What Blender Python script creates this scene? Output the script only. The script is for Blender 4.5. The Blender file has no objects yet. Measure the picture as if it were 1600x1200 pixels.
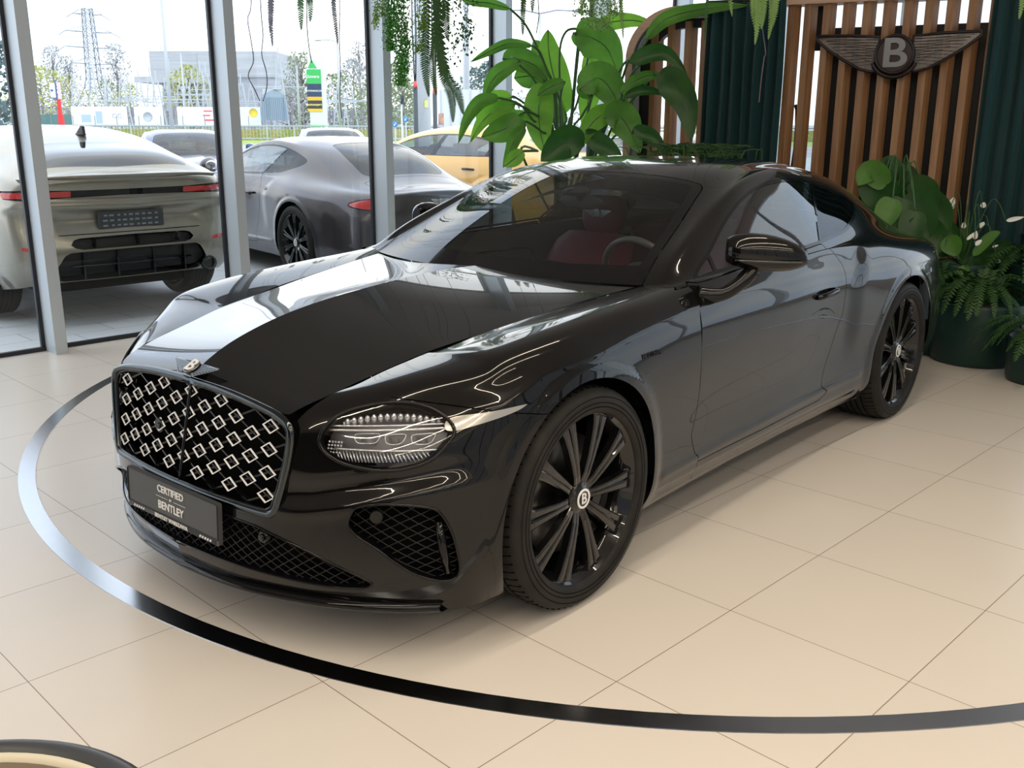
import bpy, bmesh, math, random
import numpy as np
from mathutils import Vector, Matrix
PI = math.pi
S = bpy.context.scene
COL = S.collection
# ---------------------------------------------------------------- camera, exposure
TH = math.radians(4.2)                      # the car stands 4.2 degrees off the building grid
def c2w(x, y, z=0.0):                       # car frame -> building frame
    return Vector((x*math.cos(TH)-y*math.sin(TH), x*math.sin(TH)+y*math.cos(TH), z))
cam = bpy.data.cameras.new('camera'); cam_o = bpy.data.objects.new('camera', cam); COL.objects.link(cam_o)
def place_camera():
    yaw = math.radians(220.453155)+TH; pitch = math.radians(-15.1264685); roll = 3.15344756e-3
    f = Vector((math.cos(yaw)*math.cos(pitch), math.sin(yaw)*math.cos(pitch), math.sin(pitch)))
    r = Vector((math.sin(yaw), -math.cos(yaw), 0)); u = r.cross(f)
    r2 = r*math.cos(roll)+u*math.sin(roll); u2 = -r*math.sin(roll)+u*math.cos(roll)
    m = Matrix((r2, u2, -f)).transposed().to_4x4(); m.translation = c2w(2.42830916, 2.71024054, 1.57357750)
    cam_o.matrix_world = m
place_camera()
cam.sensor_width = 36.0; cam.lens = 1522.72159/1600*36.0; cam.clip_end = 2000; cam.clip_start = .05
S.camera = cam_o
S.view_settings.view_transform = 'Standard'; S.view_settings.look = 'None'
S.view_settings.exposure = 0.35; S.view_settings.gamma = 1.0; S.view_settings.use_curve_mapping = False
# ---------------------------------------------------------------- overcast sky
W = bpy.data.worlds.new('overcast_sky'); S.world = W; W.use_nodes = True
_n = W.node_tree.nodes; _l = W.node_tree.links
_bg = _n['Background']; _tc = _n.new('ShaderNodeTexCoord'); _no = _n.new('ShaderNodeTexNoise'); _cr = _n.new('ShaderNodeValToRGB'); _mp = _n.new('ShaderNodeMapping')
_mp.inputs['Scale'].default_value = (1, 1, 3.2)
_no.inputs['Scale'].default_value = 2.2; _no.inputs['Detail'].default_value = 5; _no.inputs['Roughness'].default_value = .5
_cr.color_ramp.elements[0].position = .36; _cr.color_ramp.elements[0].color = (.72, .82, 1.0, 1)
_cr.color_ramp.elements[1].position = .6; _cr.color_ramp.elements[1].color = (1.0, 1.0, 1.0, 1)
_l.new(_tc.outputs['Generated'], _mp.inputs['Vector']); _l.new(_mp.outputs[0], _no.inputs['Vector'])
_l.new(_no.outputs['Fac'], _cr.inputs[0]); _l.new(_cr.outputs[0], _bg.inputs[0])
_bg.inputs[1].default_value = 2.05
# ---------------------------------------------------------------- lamps: long warm light lines under the ceiling
LINES = []
def light_line(x0, y0, x1, y1, z, power):
    d = bpy.data.lights.new('light_line', 'AREA'); d.shape = 'RECTANGLE'; d.size = math.hypot(x1-x0, y1-y0); d.size_y = .05; d.energy = power; d.color = (1.0, .86, .68)
    o = bpy.data.objects.new('light_line_lamp', d); COL.objects.link(o); o.location = ((x0+x1)/2, (y0+y1)/2, z-.002); o.rotation_euler = (0, 0, math.atan2(y1-y0, x1-x0)); LINES.append((x0, y0, x1, y1, z, o))
for _q in ((-2.4, 1.3, 7.5, 1.3), (-2.4, 3.1, 7.5, 3.1), (-2.4, 4.9, 7.5, 4.9), (-2.4, 6.6, 7.5, 6.6)): light_line(*_q, 3.75, 88)
# ---------------------------------------------------------------- helpers
rnd = random.Random(7)
def tag(o, label=None, cat=None, group=None, kind=None):
    if label: o['label'] = label
    if cat: o['category'] = cat
    if group: o['group'] = group
    if kind: o['kind'] = kind
    return o
def empty(name, loc=(0, 0, 0), rz=0.0, label=None, cat=None, group=None):
    o = bpy.data.objects.new(name, None); COL.objects.link(o); o.empty_display_size = .1
    o.location = loc; o.rotation_euler = (0, 0, rz)
    return tag(o, label, cat, group)
def link_mesh(name, me, mat=None, parent=None):
    if mat is not None:
        for m in (mat if isinstance(mat, (list, tuple)) else [mat]): me.materials.append(m)
    o = bpy.data.objects.new(name, me); COL.objects.link(o)
    if parent is not None: o.parent = parent
    return o
def copy_tree(o, parent=None):
    c = o.copy(); COL.objects.link(c)
    if parent is not None: c.parent = parent
    for ch in [x for x in bpy.data.objects if x.parent is o]:
        d = ch.copy(); COL.objects.link(d); d.parent = c
        for g in [x for x in bpy.data.objects if x.parent is ch]:
            e = g.copy(); COL.objects.link(e); e.parent = d
    return c
class MB:
    """collects verts / faces of one part"""
    def __init__(s): s.v = []; s.f = []; s.m = []; s.sm = []; s.T = None
    def add(s, vs, fs, mi=0, smooth=False):
        b = len(s.v)
        for p in vs:
            p = Vector(p); s.v.append(tuple(s.T @ p) if s.T is not None else tuple(p))
        for f in fs: s.f.append(tuple(b+i for i in f)); s.m.append(mi); s.sm.append(smooth)
        return s
    def box(s, x0, x1, y0, y1, z0, z1, mi=0, M=None):
        vs = [(x, y, z) for x in (x0, x1) for y in (y0, y1) for z in (z0, z1)]
        if M is not None: vs = [M @ Vector(v) for v in vs]
        return s.add(vs, [(0, 1, 3, 2), (4, 6, 7, 5), (0, 4, 5, 1), (2, 3, 7, 6), (0, 2, 6, 4), (1, 5, 7, 3)], mi)
    def bar(s, a, b, w, h, mi=0, up=(0, 0, 1)):
        a = Vector(a); b = Vector(b); d = (b-a)
        if d.length < 1e-6: return s
        d.normalize(); u = Vector(up)
        if abs(d.dot(u)) > .98: u = Vector((1, 0, 0))
        r = d.cross(u).normalized(); u = r.cross(d)
        vs = [p+r*i*w/2+u*j*h/2 for p in (a, b) for i, j in ((-1, -1), (1, -1), (1, 1), (-1, 1))]
        return s.add(vs, [(0, 1, 2, 3), (7, 6, 5, 4), (0, 4, 5, 1), (1, 5, 6, 2), (2, 6, 7, 3), (3, 7, 4, 0)], mi)
    def tube(s, pts, r, n=8, mi=0, closed=False, caps=True, smooth=True):
        P = [Vector(p) for p in pts]; N = len(P); rr = r if isinstance(r, (list, tuple)) else [r]*N
        b = []; prev = None
        for i in range(N):
            if closed: t = P[(i+1) % N]-P[i-1]
            else: t = P[min(i+1, N-1)]-P[max(i-1, 0)]
            t = t.normalized() if t.length > 1e-9 else Vector((0, 0, 1))
            if prev is None:
                u = t.cross(Vector((0, 0, 1)));
                if u.length < .05: u = t.cross(Vector((1, 0, 0)))
            else: u = prev-t*prev.dot(t)
            if u.length < 1e-6: u = t.cross(Vector((.3, .9, .2)))
            u.normalize(); prev = u; w = t.cross(u)
            b += [P[i]+(u*math.cos(2*PI*k/n)+w*math.sin(2*PI*k/n))*rr[i] for k in range(n)]
        fs = []
        for i in range(N if closed else N-1):
            j = (i+1) % N
            for k in range(n): fs.append((i*n+k, i*n+(k+1) % n, j*n+(k+1) % n, j*n+k))
        s.add(b, fs, mi, smooth)
        if caps and not closed:
            o = len(s.v)-len(b)
            s.f.append(tuple(o+k for k in reversed(range(n)))); s.m.append(mi); s.sm.append(False)
            s.f.append(tuple(o+(N-1)*n+k for k in range(n))); s.m.append(mi); s.sm.append(False)
        return s
    def lathe(s, prof, n=48, axis='z', mi=0, c=(0, 0, 0), smooth=True, a0=0, a1=2*PI, close=False):
        full = abs(a1-a0-2*PI) < 1e-6; m = n if full else n+1; vs = []
        for k in range(m):
            a = a0+(a1-a0)*k/n; ca, sa = math.cos(a), math.sin(a)
            for r, h in prof:
                if axis == 'z': p = (c[0]+r*ca, c[1]+r*sa, c[2]+h)
                elif axis == 'y': p = (c[0]+r*ca, c[1]+h, c[2]+r*sa)
                else: p = (c[0]+h, c[1]+r*ca, c[2]+r*sa)
                vs.append(p)
        L = len(prof); fs = []
        for k in range(n if full else n):
            j = (k+1) % m
            for i in range(L if close else L-1):
                i2 = (i+1) % L
                q = (k*L+i, j*L+i, j*L+i2, k*L+i2)
                fs.append(q if axis != 'y' else q[::-1])
        return s.add(vs, fs, mi, smooth)
    def prism(s, poly, z0, z1, M=None, mi=0):
        """polygon in xy extruded in z, placed by M"""
        n = len(poly); vs = [(x, y, z0) for x, y in poly]+[(x, y, z1) for x, y in poly]
        if M is not None: vs = [M @ Vector(v) for v in vs]
        fs = [tuple(reversed(range(n))), tuple(range(n, 2*n))]+[(i, (i+1) % n, n+(i+1) % n, n+i) for i in range(n)]
        return s.add(vs, fs, mi)
    def ell(s, c, r, n=16, m=10, mi=0, M=None):
        vs = []; fs = []
        for j in range(m+1):
            t = PI*j/m
            for k in range(n):
                a = 2*PI*k/n; p = Vector((r[0]*math.sin(t)*math.cos(a), r[1]*math.sin(t)*math.sin(a), r[2]*math.cos(t)))
                if M is not None: p = M @ p
                vs.append(p+Vector(c))
        for j in range(m):
            for k in range(n): fs.append((j*n+k, (j+1)*n+k, (j+1)*n+(k+1) % n, j*n+(k+1) % n))
        return s.add(vs, fs, mi, True)
    def grid(s, pts, mi=0, smooth=True, cu=False, cv=False):
        R = len(pts); C_ = len(pts[0]); vs = [p for r in pts for p in r]; fs = []
        for i in range(R if cu else R-1):
            for j in range(C_ if cv else C_-1):
                a, b = (i+1) % R, (j+1) % C_
                fs.append((i*C_+j, a*C_+j, a*C_+b, i*C_+b))
        return s.add(vs, fs, mi, smooth)
    def build(s, name, mat, parent=None, bevel=0, sub=0, weld=False):
        me = bpy.data.meshes.new(name); me.from_pydata(s.v, [], s.f); me.update()
        me.polygons.foreach_set('material_index', s.m); me.polygons.foreach_set('use_smooth', s.sm)
        if weld:
            bm = bmesh.new(); bm.from_mesh(me); bmesh.ops.remove_doubles(bm, verts=bm.verts, dist=1e-4); bmesh.ops.recalc_face_normals(bm, faces=bm.faces); bm.to_mesh(me); bm.free()
        o = link_mesh(name, me, mat, parent)
        if bevel:
            b = o.modifiers.new('bevel', 'BEVEL'); b.width = bevel; b.segments = 2; b.limit_method = 'ANGLE'
        if sub:
            b = o.modifiers.new('sub', 'SUBSURF'); b.levels = sub; b.render_levels = sub
        return o
def cr(pts, n=8, closed=False):
    """Catmull-Rom through points of any dimension"""
    P = np.array(pts, float); N = len(P); out = []
    for i in range(N if closed else N-1):
        if closed: a, b, c, d = P[i-1], P[i], P[(i+1) % N], P[(i+2) % N]
        else: a, b, c, d = P[max(i-1, 0)], P[i], P[i+1], P[min(i+2, N-1)]
        for k in range(n):
            t = k/n; out.append(.5*((2*b)+(-a+c)*t+(2*a-5*b+4*c-d)*t*t+(-a+3*b-3*c+d)*t**3))
    if not closed: out.append(P[-1])
    return np.array(out)
def rpoly(pts, r, n=5):
    """round the corners of a polygon"""
    P = [np.array(p, float) for p in pts]; N = len(P); out = []
    rs = r if isinstance(r, (list, tuple)) else [r]*N
    for i in range(N):
        a, b, c = P[i-1], P[i], P[(i+1) % N]
        u = (a-b); lu = np.linalg.norm(u); v = (c-b); lv = np.linalg.norm(v); q = min(rs[i], lu*.48, lv*.48)
        p0 = b+u/lu*q; p1 = b+v/lv*q
        for k in range(n+1):
            t = k/n; out.append((1-t)**2*p0+2*t*(1-t)*b+t*t*p1)
    return np.array(out)
# ---- materials
def mat(name, col=(.5, .5, .5), rough=.5, metal=0.0, spec=.5, coat=0.0, coat_r=.02, emit=None, es=1.0, noise=None, bump=None, trans=0.0, ior=1.45, sheen=0.0):
    m = bpy.data.materials.new(name); m.use_nodes = True; t = m.node_tree; b = t.nodes['Principled BSDF']
    b.inputs['Base Color'].default_value = (*col, 1); b.inputs['Roughness'].default_value = rough; b.inputs['Metallic'].default_value = metal
    b.inputs['Specular IOR Level'].default_value = spec; b.inputs['Coat Weight'].default_value = coat; b.inputs['Coat Roughness'].default_value = coat_r
    b.inputs['Transmission Weight'].default_value = trans; b.inputs['IOR'].default_value = ior; b.inputs['Sheen Weight'].default_value = sheen
    if emit: b.inputs['Emission Color'].default_value = (*emit, 1); b.inputs['Emission Strength'].default_value = es
    if noise:      # (scale, second colour, stretch, [detail])
        tc = t.nodes.new('ShaderNodeTexCoord'); mp = t.nodes.new('ShaderNodeMapping'); no = t.nodes.new('ShaderNodeTexNoise'); mx = t.nodes.new('ShaderNodeMix'); mx.data_type = 'RGBA'
        mp.inputs['Scale'].default_value = noise[2]; no.inputs['Scale'].default_value = noise[0]; no.inputs['Detail'].default_value = 6
        rp = t.nodes.new('ShaderNodeValToRGB'); rp.color_ramp.elements[0].position = .35; rp.color_ramp.elements[1].position = .65
        t.links.new(tc.outputs['Object'], mp.inputs[0]); t.links.new(mp.outputs[0], no.inputs['Vector']); t.links.new(no.outputs['Fac'], rp.inputs[0])
        t.links.new(rp.outputs[0], mx.inputs['Factor']); mx.inputs['A'].default_value = (*col, 1); mx.inputs['B'].default_value = (*noise[1], 1)
        t.links.new(mx.outputs['Result'], b.inputs['Base Color'])
    if bump:       # (scale, strength, distance)
        tc = t.nodes.new('ShaderNodeTexCoord'); no = t.nodes.new('ShaderNodeTexNoise'); bp = t.nodes.new('ShaderNodeBump')
        no.inputs['Scale'].default_value = bump[0]; no.inputs['Detail'].default_value = 4; bp.inputs['Strength'].default_value = bump[1]; bp.inputs['Distance'].default_value = bump[2]
        t.links.new(tc.outputs['Object'], no.inputs['Vector']); t.links.new(no.outputs['Fac'], bp.inputs['Height']); t.links.new(bp.outputs[0], b.inputs['Normal'])
    return m
def glass(name, tint=(.8, .8, .8), ior=1.45, refl=1.0, rough=0.0):
    """thin pane: clear tint plus fresnel reflection"""
    m = bpy.data.materials.new(name); m.use_nodes = True; t = m.node_tree; t.nodes.clear()
    o = t.nodes.new('ShaderNodeOutputMaterial'); mx = t.nodes.new('ShaderNodeMixShader'); tr = t.nodes.new('ShaderNodeBsdfTransparent'); gl = t.nodes.new('ShaderNodeBsdfGlossy'); fr = t.nodes.new('ShaderNodeFresnel'); ml = t.nodes.new('ShaderNodeMath')
    tr.inputs[0].default_value = (*tint, 1); gl.inputs['Roughness'].default_value = rough; fr.inputs[0].default_value = ior
    ml.operation = 'MULTIPLY'; ml.inputs[1].default_value = refl
    # same reflection seen from both sides of the pane
    g = t.nodes.new('ShaderNodeNewGeometry'); vm = t.nodes.new('ShaderNodeVectorMath'); vm.operation = 'SCALE'; mm = t.nodes.new('ShaderNodeMath'); mm.operation = 'MULTIPLY_ADD'; mm.inputs[1].default_value = -2; mm.inputs[2].default_value = 1
    t.links.new(g.outputs['Backfacing'], mm.inputs[0])
    lw = t.nodes.new('ShaderNodeLayerWeight')
    # schlick from |facing|
    pw = t.nodes.new('ShaderNodeMath'); pw.operation = 'POWER'; pw.inputs[1].default_value = 5
    lw.inputs['Blend'].default_value = .5
    t.links.new(lw.outputs['Facing'], pw.inputs[0])
    f0 = ((ior-1)/(ior+1))**2
    sc = t.nodes.new('ShaderNodeMath'); sc.operation = 'MULTIPLY_ADD'; sc.inputs[1].default_value = (1-f0)*refl; sc.inputs[2].default_value = f0*2*refl
    t.links.new(pw.outputs[0], sc.inputs[0]); sc.use_clamp = True
    t.links.new(sc.outputs[0], mx.inputs[0]); t.links.new(tr.outputs[0], mx.inputs[1]); t.links.new(gl.outputs[0], mx.inputs[2]); t.links.new(mx.outputs[0], o.inputs[0])
    for q in (fr, ml, g, vm, mm): t.nodes.remove(q)
    return m
def text_mesh(txt, size, ext=.001, bold=False, align='CENTER', sx=1.0):
    cu = bpy.data.curves.new('t', 'FONT'); cu.body = txt; cu.size = size; cu.align_x = align; cu.align_y = 'CENTER'; cu.extrude = ext
    if bold: cu.offset = size*.018
    o = bpy.data.objects.new('t', cu); COL.objects.link(o)
    dg = bpy.context.evaluated_depsgraph_get(); me = bpy.data.meshes.new_from_object(o.evaluated_get(dg))
    bpy.data.objects.remove(o); bpy.data.curves.remove(cu)
    if sx != 1.0:
        for v in me.vertices: v.co.x *= sx
    return me
def frame(o, ex, ey, ez=None):
    """matrix with origin o, x axis ex, y axis near ey"""
    ex = Vector(ex).normalized(); ez = ex.cross(Vector(ey)).normalized(); ey = ez.cross(ex)
    m = Matrix((ex, ey, ez)).transposed().to_4x4(); m.translation = Vector(o); return m
def text(name, txt, size, M, mat_, parent=None, **k):
    me = text_mesh(txt, size, **k); me.transform(M); return link_mesh(name, me, mat_, parent)
# ---------------------------------------------------------------- smooth body surfaces: C2 splines through a net, cut along drawn lines
def cspl(t, P, T):
    """natural cubic spline through P at knots t, evaluated at T"""
    t = np.asarray(t, float); P = np.asarray(P, float); n = len(t); sh = P.shape[1:]; P2 = P.reshape(n, -1); h = np.diff(t)
    A = np.zeros((n, n)); B = np.zeros((n, P2.shape[1])); A[0, 0] = A[-1, -1] = 1
    for i in range(1, n-1):
        A[i, i-1] = h[i-1]; A[i, i] = 2*(h[i-1]+h[i]); A[i, i+1] = h[i]
        B[i] = 6*((P2[i+1]-P2[i])/h[i]-(P2[i]-P2[i-1])/h[i-1])
    M = np.linalg.solve(A, B); T = np.asarray(T, float); k = np.clip(np.searchsorted(t, T, 'right')-1, 0, n-2)
    a = (t[k+1]-T)[:, None]; b = (T-t[k])[:, None]; H = h[k][:, None]
    r = M[k]*a**3/(6*H)+M[k+1]*b**3/(6*H)+(P2[k]/H-M[k]*H/6)*a+(P2[k+1]/H-M[k+1]*H/6)*b
    return r.reshape((len(T),)+sh)
def knots(P, axis, pw=.6):
    """average chord-length knots of a net along an axis"""
    d = np.linalg.norm(np.diff(P, axis=axis), axis=-1)**pw; d = d.mean(axis=1-axis); return np.r_[0, np.cumsum(d)]
def fine(t, n):
    return np.concatenate([np.linspace(t[i], t[i+1], n, endpoint=False) for i in range(len(t)-1)]+[[t[-1]]])
class Srf:
    """triangle/quad soup with vertex data: p positions, n normals, a extra attributes (columns)"""
    def __init__(s, p, n, a, f): s.p, s.n, s.a, s.f = p, n, a, f
    @staticmethod
    def grid(P, attrs=None, flip=False):
        R, C_ = P.shape[:2]
        du = np.gradient(P, axis=0); dv = np.gradient(P, axis=1); N = np.cross(du, dv); L = np.linalg.norm(N, axis=-1, keepdims=True)
        N = N/np.maximum(L, 1e-12)
        if flip: N = -N
        i, j = np.meshgrid(np.arange(R-1), np.arange(C_-1), indexing='ij'); i = i.ravel(); j = j.ravel()
        f = np.c_[i*C_+j, (i+1)*C_+j, (i+1)*C_+j+1, i*C_+j+1]
        if flip: f = f[:, ::-1]
        a = np.zeros((R*C_, 0)) if attrs is None else attrs.reshape(R*C_, -1)
        return Srf(P.reshape(-1, 3), N.reshape(-1, 3), a, [tuple(x) for x in f.tolist()])
    def cut(s, val):
        """split at val = 0: returns (part with val < 0, part with val > 0)"""
        val = np.where(np.abs(val) < 1e-7, 1e-7, val); neg = val < 0
        D = np.c_[s.p, s.n, s.a]; new = []; cache = {}; nb = len(D); fin = []; fout = []
        nl = neg.tolist()
        for f in s.f:
            c = [nl[i] for i in f]
            if all(c): fin.append(f); continue
            if not any(c): fout.append(f); continue
            pi = []; po = []; m = len(f)
            for k in range(m):
                a, b = f[k], f[(k+1) % m]
                (pi if c[k] else po).append(a)
                if c[k] != c[(k+1) % m]:
                    key = (a, b) if a < b else (b, a)
                    if key not in cache:
                        t = val[a]/(val[a]-val[b]); new.append(D[a]+(D[b]-D[a])*t); cache[key] = nb+len(new)-1
                    pi.append(cache[key]); po.append(cache[key])
            if len(pi) > 2: fin.append(tuple(pi))
            if len(po) > 2: fout.append(tuple(po))
        if new: D = np.r_[D, np.array(new)]
        return s._sub(D, fin), s._sub(D, fout)
    def _sub(s, D, f):
        if not f: return Srf(np.zeros((0, 3)), np.zeros((0, 3)), np.zeros((0, s.a.shape[1])), [])
        used = np.unique(np.concatenate([np.array(x) for x in f])); mp = -np.ones(len(D), int); mp[used] = np.arange(len(used)); D = D[used]
        return Srf(D[:, :3], D[:, 3:6], D[:, 6:], [tuple(mp[list(x)].tolist()) for x in f])
    def join(s, o):
        b = len(s.p); return Srf(np.r_[s.p, o.p], np.r_[s.n, o.n], np.r_[s.a, o.a], s.f+[tuple(b+i for i in x) for x in o.f])
    def mirror(s):
        k = np.array([1, -1, 1]); return Srf(s.p*k, s.n*k, s.a, [tuple(reversed(x)) for x in s.f])
    def offset(s, d):
        L = np.maximum(np.linalg.norm(s.n, axis=1, keepdims=True), 1e-9); return Srf(s.p+s.n/L*d, s.n, s.a, s.f)
    def build(s, name, mt, parent=None):
        me = bpy.data.meshes.new(name); me.from_pydata(s.p.tolist(), [], s.f); me.polygons.foreach_set('use_smooth', [True]*len(s.f))
        if len(s.f):
            n = s.n/np.maximum(np.linalg.norm(s.n, axis=1, keepdims=True), 1e-9); me.update()
            me.normals_split_custom_set_from_vertices([tuple(x) for x in n.tolist()])
        return link_mesh(name, me, mt, parent)
def sdf(poly, q, closed=True):
    """signed distance (negative inside) of points q to polygon; unsigned when open"""
    A = np.asarray(poly, float); B = np.roll(A, -1, 0)
    if not closed: A, B = A[:-1], B[:-1]
    d2 = np.full(len(q), 1e9); ins = np.zeros(len(q), bool)
    for a, b in zip(A, B):
        e = b-a; w = q-a; t = np.clip((w@e)/max(e@e, 1e-12), 0, 1); r = w-t[:, None]*e; d2 = np.minimum(d2, (r**2).sum(1))
        if closed:
            c = (a[1] > q[:, 1]) != (b[1] > q[:, 1])
            with np.errstate(divide='ignore', invalid='ignore'): xi = a[0]+(q[:, 1]-a[1])*(b[0]-a[0])/(b[1]-a[1])
            ins ^= c & (q[:, 0] < xi)
    d = np.sqrt(d2); return np.where(ins, -d, d)
def side_of(poly, q):
    """signed distance to an open line: sign tells the side"""
    A = np.asarray(poly, float); best = np.full(len(q), 1e9); sg = np.ones(len(q))
    for a, b in zip(A[:-1], A[1:]):
        e = b-a; w = q-a; t = np.clip((w@e)/max(e@e, 1e-12), 0, 1); r = w-t[:, None]*e; d = np.sqrt((r**2).sum(1)); c = e[0]*w[:, 1]-e[1]*w[:, 0]
        m = d < best-1e-9; best = np.where(m, d, best); sg = np.where(m, np.sign(c), sg)
    return best*sg
def smooth01(x): x = np.clip(x, 0, 1); return x*x*(3-2*x)
# ---------------------------------------------------------------- the coupe's body net (left half, car frame: x forward from the front axle, y left, z up)
NS = []   # stations: rows 0..10
def st(*rows): NS.append([tuple(r) for r in rows])
# nose: rows bottom lip .. crest .. shut line .. under the hood
st((.890,0,.165),(.915,0,.25),(.915,0,.34),(.902,0,.45),(.885,0,.56),(.868,0,.66),(.850,0,.725),(.828,0,.770),(.790,0,.803),(.74,0,.825),(.66,0,.845))
st((.877,.2,.165),(.898,.2,.25),(.900,.2,.34),(.892,.2,.45),(.877,.2,.56),(.860,.2,.66),(.840,.2,.722),(.818,.2,.764),(.780,.2,.795),(.73,.2,.817),(.65,.19,.84))
st((.835,.38,.165),(.858,.40,.25),(.866,.41,.34),(.862,.42,.45),(.848,.425,.56),(.830,.43,.66),(.806,.435,.715),(.785,.435,.748),(.752,.43,.775),(.71,.42,.795),(.63,.40,.822))
st((.768,.55,.165),(.795,.57,.25),(.805,.58,.34),(.800,.585,.45),(.787,.58,.56),(.765,.57,.66),(.745,.565,.722),(.715,.555,.765),(.675,.54,.793),(.64,.525,.803),(.58,.49,.826))
st((.672,.72,.165),(.695,.74,.25),(.705,.75,.34),(.700,.752,.45),(.685,.745,.56),(.662,.73,.66),(.635,.705,.735),(.600,.685,.790),(.555,.65,.826),(.52,.545,.830),(.47,.50,.848))
st((.565,.845,.165),(.580,.865,.25),(.585,.878,.34),(.575,.882,.45),(.558,.872,.56),(.535,.855,.66),(.512,.828,.745),(.485,.795,.805),(.450,.745,.852),(.41,.562,.850),(.38,.51,.867))
st((.455,.905,.165),(.460,.925,.25),(.458,.940,.34),(.450,.945,.45),(.440,.942,.56),(.425,.932,.66),(.410,.912,.755),(.390,.878,.820),(.365,.815,.875),(.33,.575,.868),(.31,.52,.883))
SIDE = '''
 .30 | .90 .165|.940 .25|.958 .34|.966 .45|.966 .57|.960 .68|.942 .772|.908 .838|.835 .900|.590 .880|.535 .895
 .15 | .90 .165|.945 .25|.968 .34|.977 .45|.979 .57|.975 .68|.960 .775|.928 .852|.850 .923|.598 .895|.54 .910
 .00 | .90 .165|.945 .25|.970 .34|.980 .45|.983 .57|.980 .68|.968 .778|.940 .860|.860 .938|.612 .914|.55 .927
 -.20| .90 .17 |.942 .25|.965 .34|.974 .45|.977 .57|.976 .68|.967 .782|.942 .870|.866 .952|.645 .936|.58 .947
 -.40| .895 .18|.938 .25|.955 .34|.957 .45|.962 .57|.967 .68|.964 .785|.943 .880|.870 .963|.680 .956|.61 .962
 -.60| .895 .19|.935 .25|.946 .34|.946 .45|.953 .57|.962 .68|.962 .787|.943 .888|.872 .972|.715 .975|.65 .975
 -.80| .89 .19 |.930 .25|.940 .34|.938 .45|.947 .57|.958 .68|.961 .788|.942 .896|.880 .982|.856 .997|.82 1.03
 -1.1| .885 .19|.927 .25|.936 .34|.932 .45|.942 .57|.954 .68|.959 .788|.940 .902|.884 .990|.858 1.008|.782 1.135
 -1.4| .885 .19|.926 .25|.935 .34|.930 .45|.940 .57|.952 .68|.957 .788|.938 .906|.886 .996|.858 1.016|.725 1.250
 -1.7| .885 .19|.926 .25|.935 .34|.930 .45|.940 .57|.952 .68|.957 .788|.938 .908|.884 1.000|.854 1.022|.685 1.308
 -1.95| .89 .19|.928 .25|.938 .34|.934 .45|.944 .57|.954 .68|.958 .788|.938 .906|.880 1.002|.848 1.027|.668 1.318
 -2.2| .895 .19|.935 .25|.948 .34|.948 .45|.955 .57|.962 .68|.963 .785|.944 .900|.878 .995|.828 1.038|.662 1.290
 -2.45| .90 .18|.945 .25|.966 .34|.970 .45|.974 .57|.976 .68|.972 .785|.952 .893|.890 .978|.806 1.055|.664 1.245
 -2.65| .90 .17|.948 .25|.975 .34|.982 .45|.986 .57|.985 .68|.980 .785|.960 .890|.895 .972|.785 1.062|.680 1.195
 -2.85| .90 .17|.948 .25|.978 .34|.987 .45|.990 .57|.989 .68|.982 .785|.960 .888|.890 .962|.765 1.045|.675 1.150
 -3.05| .90 .17|.945 .25|.974 .34|.984 .45|.987 .57|.985 .68|.976 .785|.950 .882|.876 .950|.755 1.010|.670 1.092
 -3.25| .895 .17|.938 .25|.964 .34|.973 .45|.975 .57|.972 .68|.960 .782|.930 .874|.855 .937|.745 .975|.665 1.030
 -3.50| .87 .20|.912 .27|.935 .35|.944 .45|.944 .57|.938 .68|.922 .780|.890 .865|.815 .917|.725 .938|.650 .965'''
for ln in SIDE.strip().split('\n'):
    q = ln.split('|'); x = float(q[0]); st(*[(x, *map(float, r.split())) for r in q[1:]])
st((-3.72,.82,.23),(-3.73,.86,.29),(-3.735,.88,.36),(-3.735,.885,.45),(-3.73,.88,.57),(-3.72,.87,.68),(-3.71,.85,.775),(-3.70,.815,.850),(-3.69,.75,.897),(-3.68,.675,.918),(-3.68,.61,.933))
st((-3.86,.72,.25),(-3.88,.76,.30),(-3.89,.775,.37),(-3.885,.775,.45),(-3.88,.765,.57),(-3.875,.75,.68),(-3.86,.73,.770),(-3.84,.70,.840),(-3.82,.64,.887),(-3.80,.59,.906),(-3.78,.54,.920))
st((-3.94,.50,.26),(-3.97,.53,.31),(-3.98,.54,.38),(-3.975,.54,.46),(-3.965,.53,.57),(-3.97,.52,.68),(-3.965,.51,.770),(-3.955,.49,.840),(-3.935,.46,.890),(-3.90,.43,.908),(-3.87,.40,.922))
st((-3.97,.25,.26),(-4.005,.265,.31),(-4.015,.27,.38),(-4.01,.27,.46),(-4.0,.265,.57),(-4.01,.26,.68),(-4.01,.255,.770),(-4.005,.245,.845),(-3.985,.23,.900),(-3.95,.215,.918),(-3.90,.20,.932))
st((-3.98,0,.26),(-4.015,0,.31),(-4.025,0,.38),(-4.02,0,.46),(-4.01,0,.57),(-4.02,0,.68),(-4.02,0,.770),(-4.018,0,.845),(-4.0,0,.905),(-3.96,0,.923),(-3.91,0,.938))
G0 = 13      # station x = -.80; the greenhouse net starts one station ahead of it (x = -.66)
FR = [list(r) for r in NS[:G0]]                            # front net: wing top runs on under the pillar foot
for x, q9, q10 in ((-.80, (.752, .988), (.70, .990)), (-1.0, (.772, .996), (.72, 1.0)), (-1.2, (.785, 1.0), (.735, 1.005))):
    k = G0+(0 if x > -.9 else 1); t = (x+.8)/-.3 if x < -.9 else 0
    base = np.array(NS[G0])*(1-min(t, 1))+np.array(NS[G0+1])*min(t, 1); base[:, 0] = x
    FR.append([tuple(r) for r in base[:9]]+[(x, *q9), (x, *q10)])
b66 = np.array(NS[G0-1])*.7+np.array(NS[G0])*.3; b66[:, 0] = -.66
RR = [[tuple(r) for r in b66[:9]]+[(-.665, .858, .984), (-.675, .828, .984)]]+NS[G0:]
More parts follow.
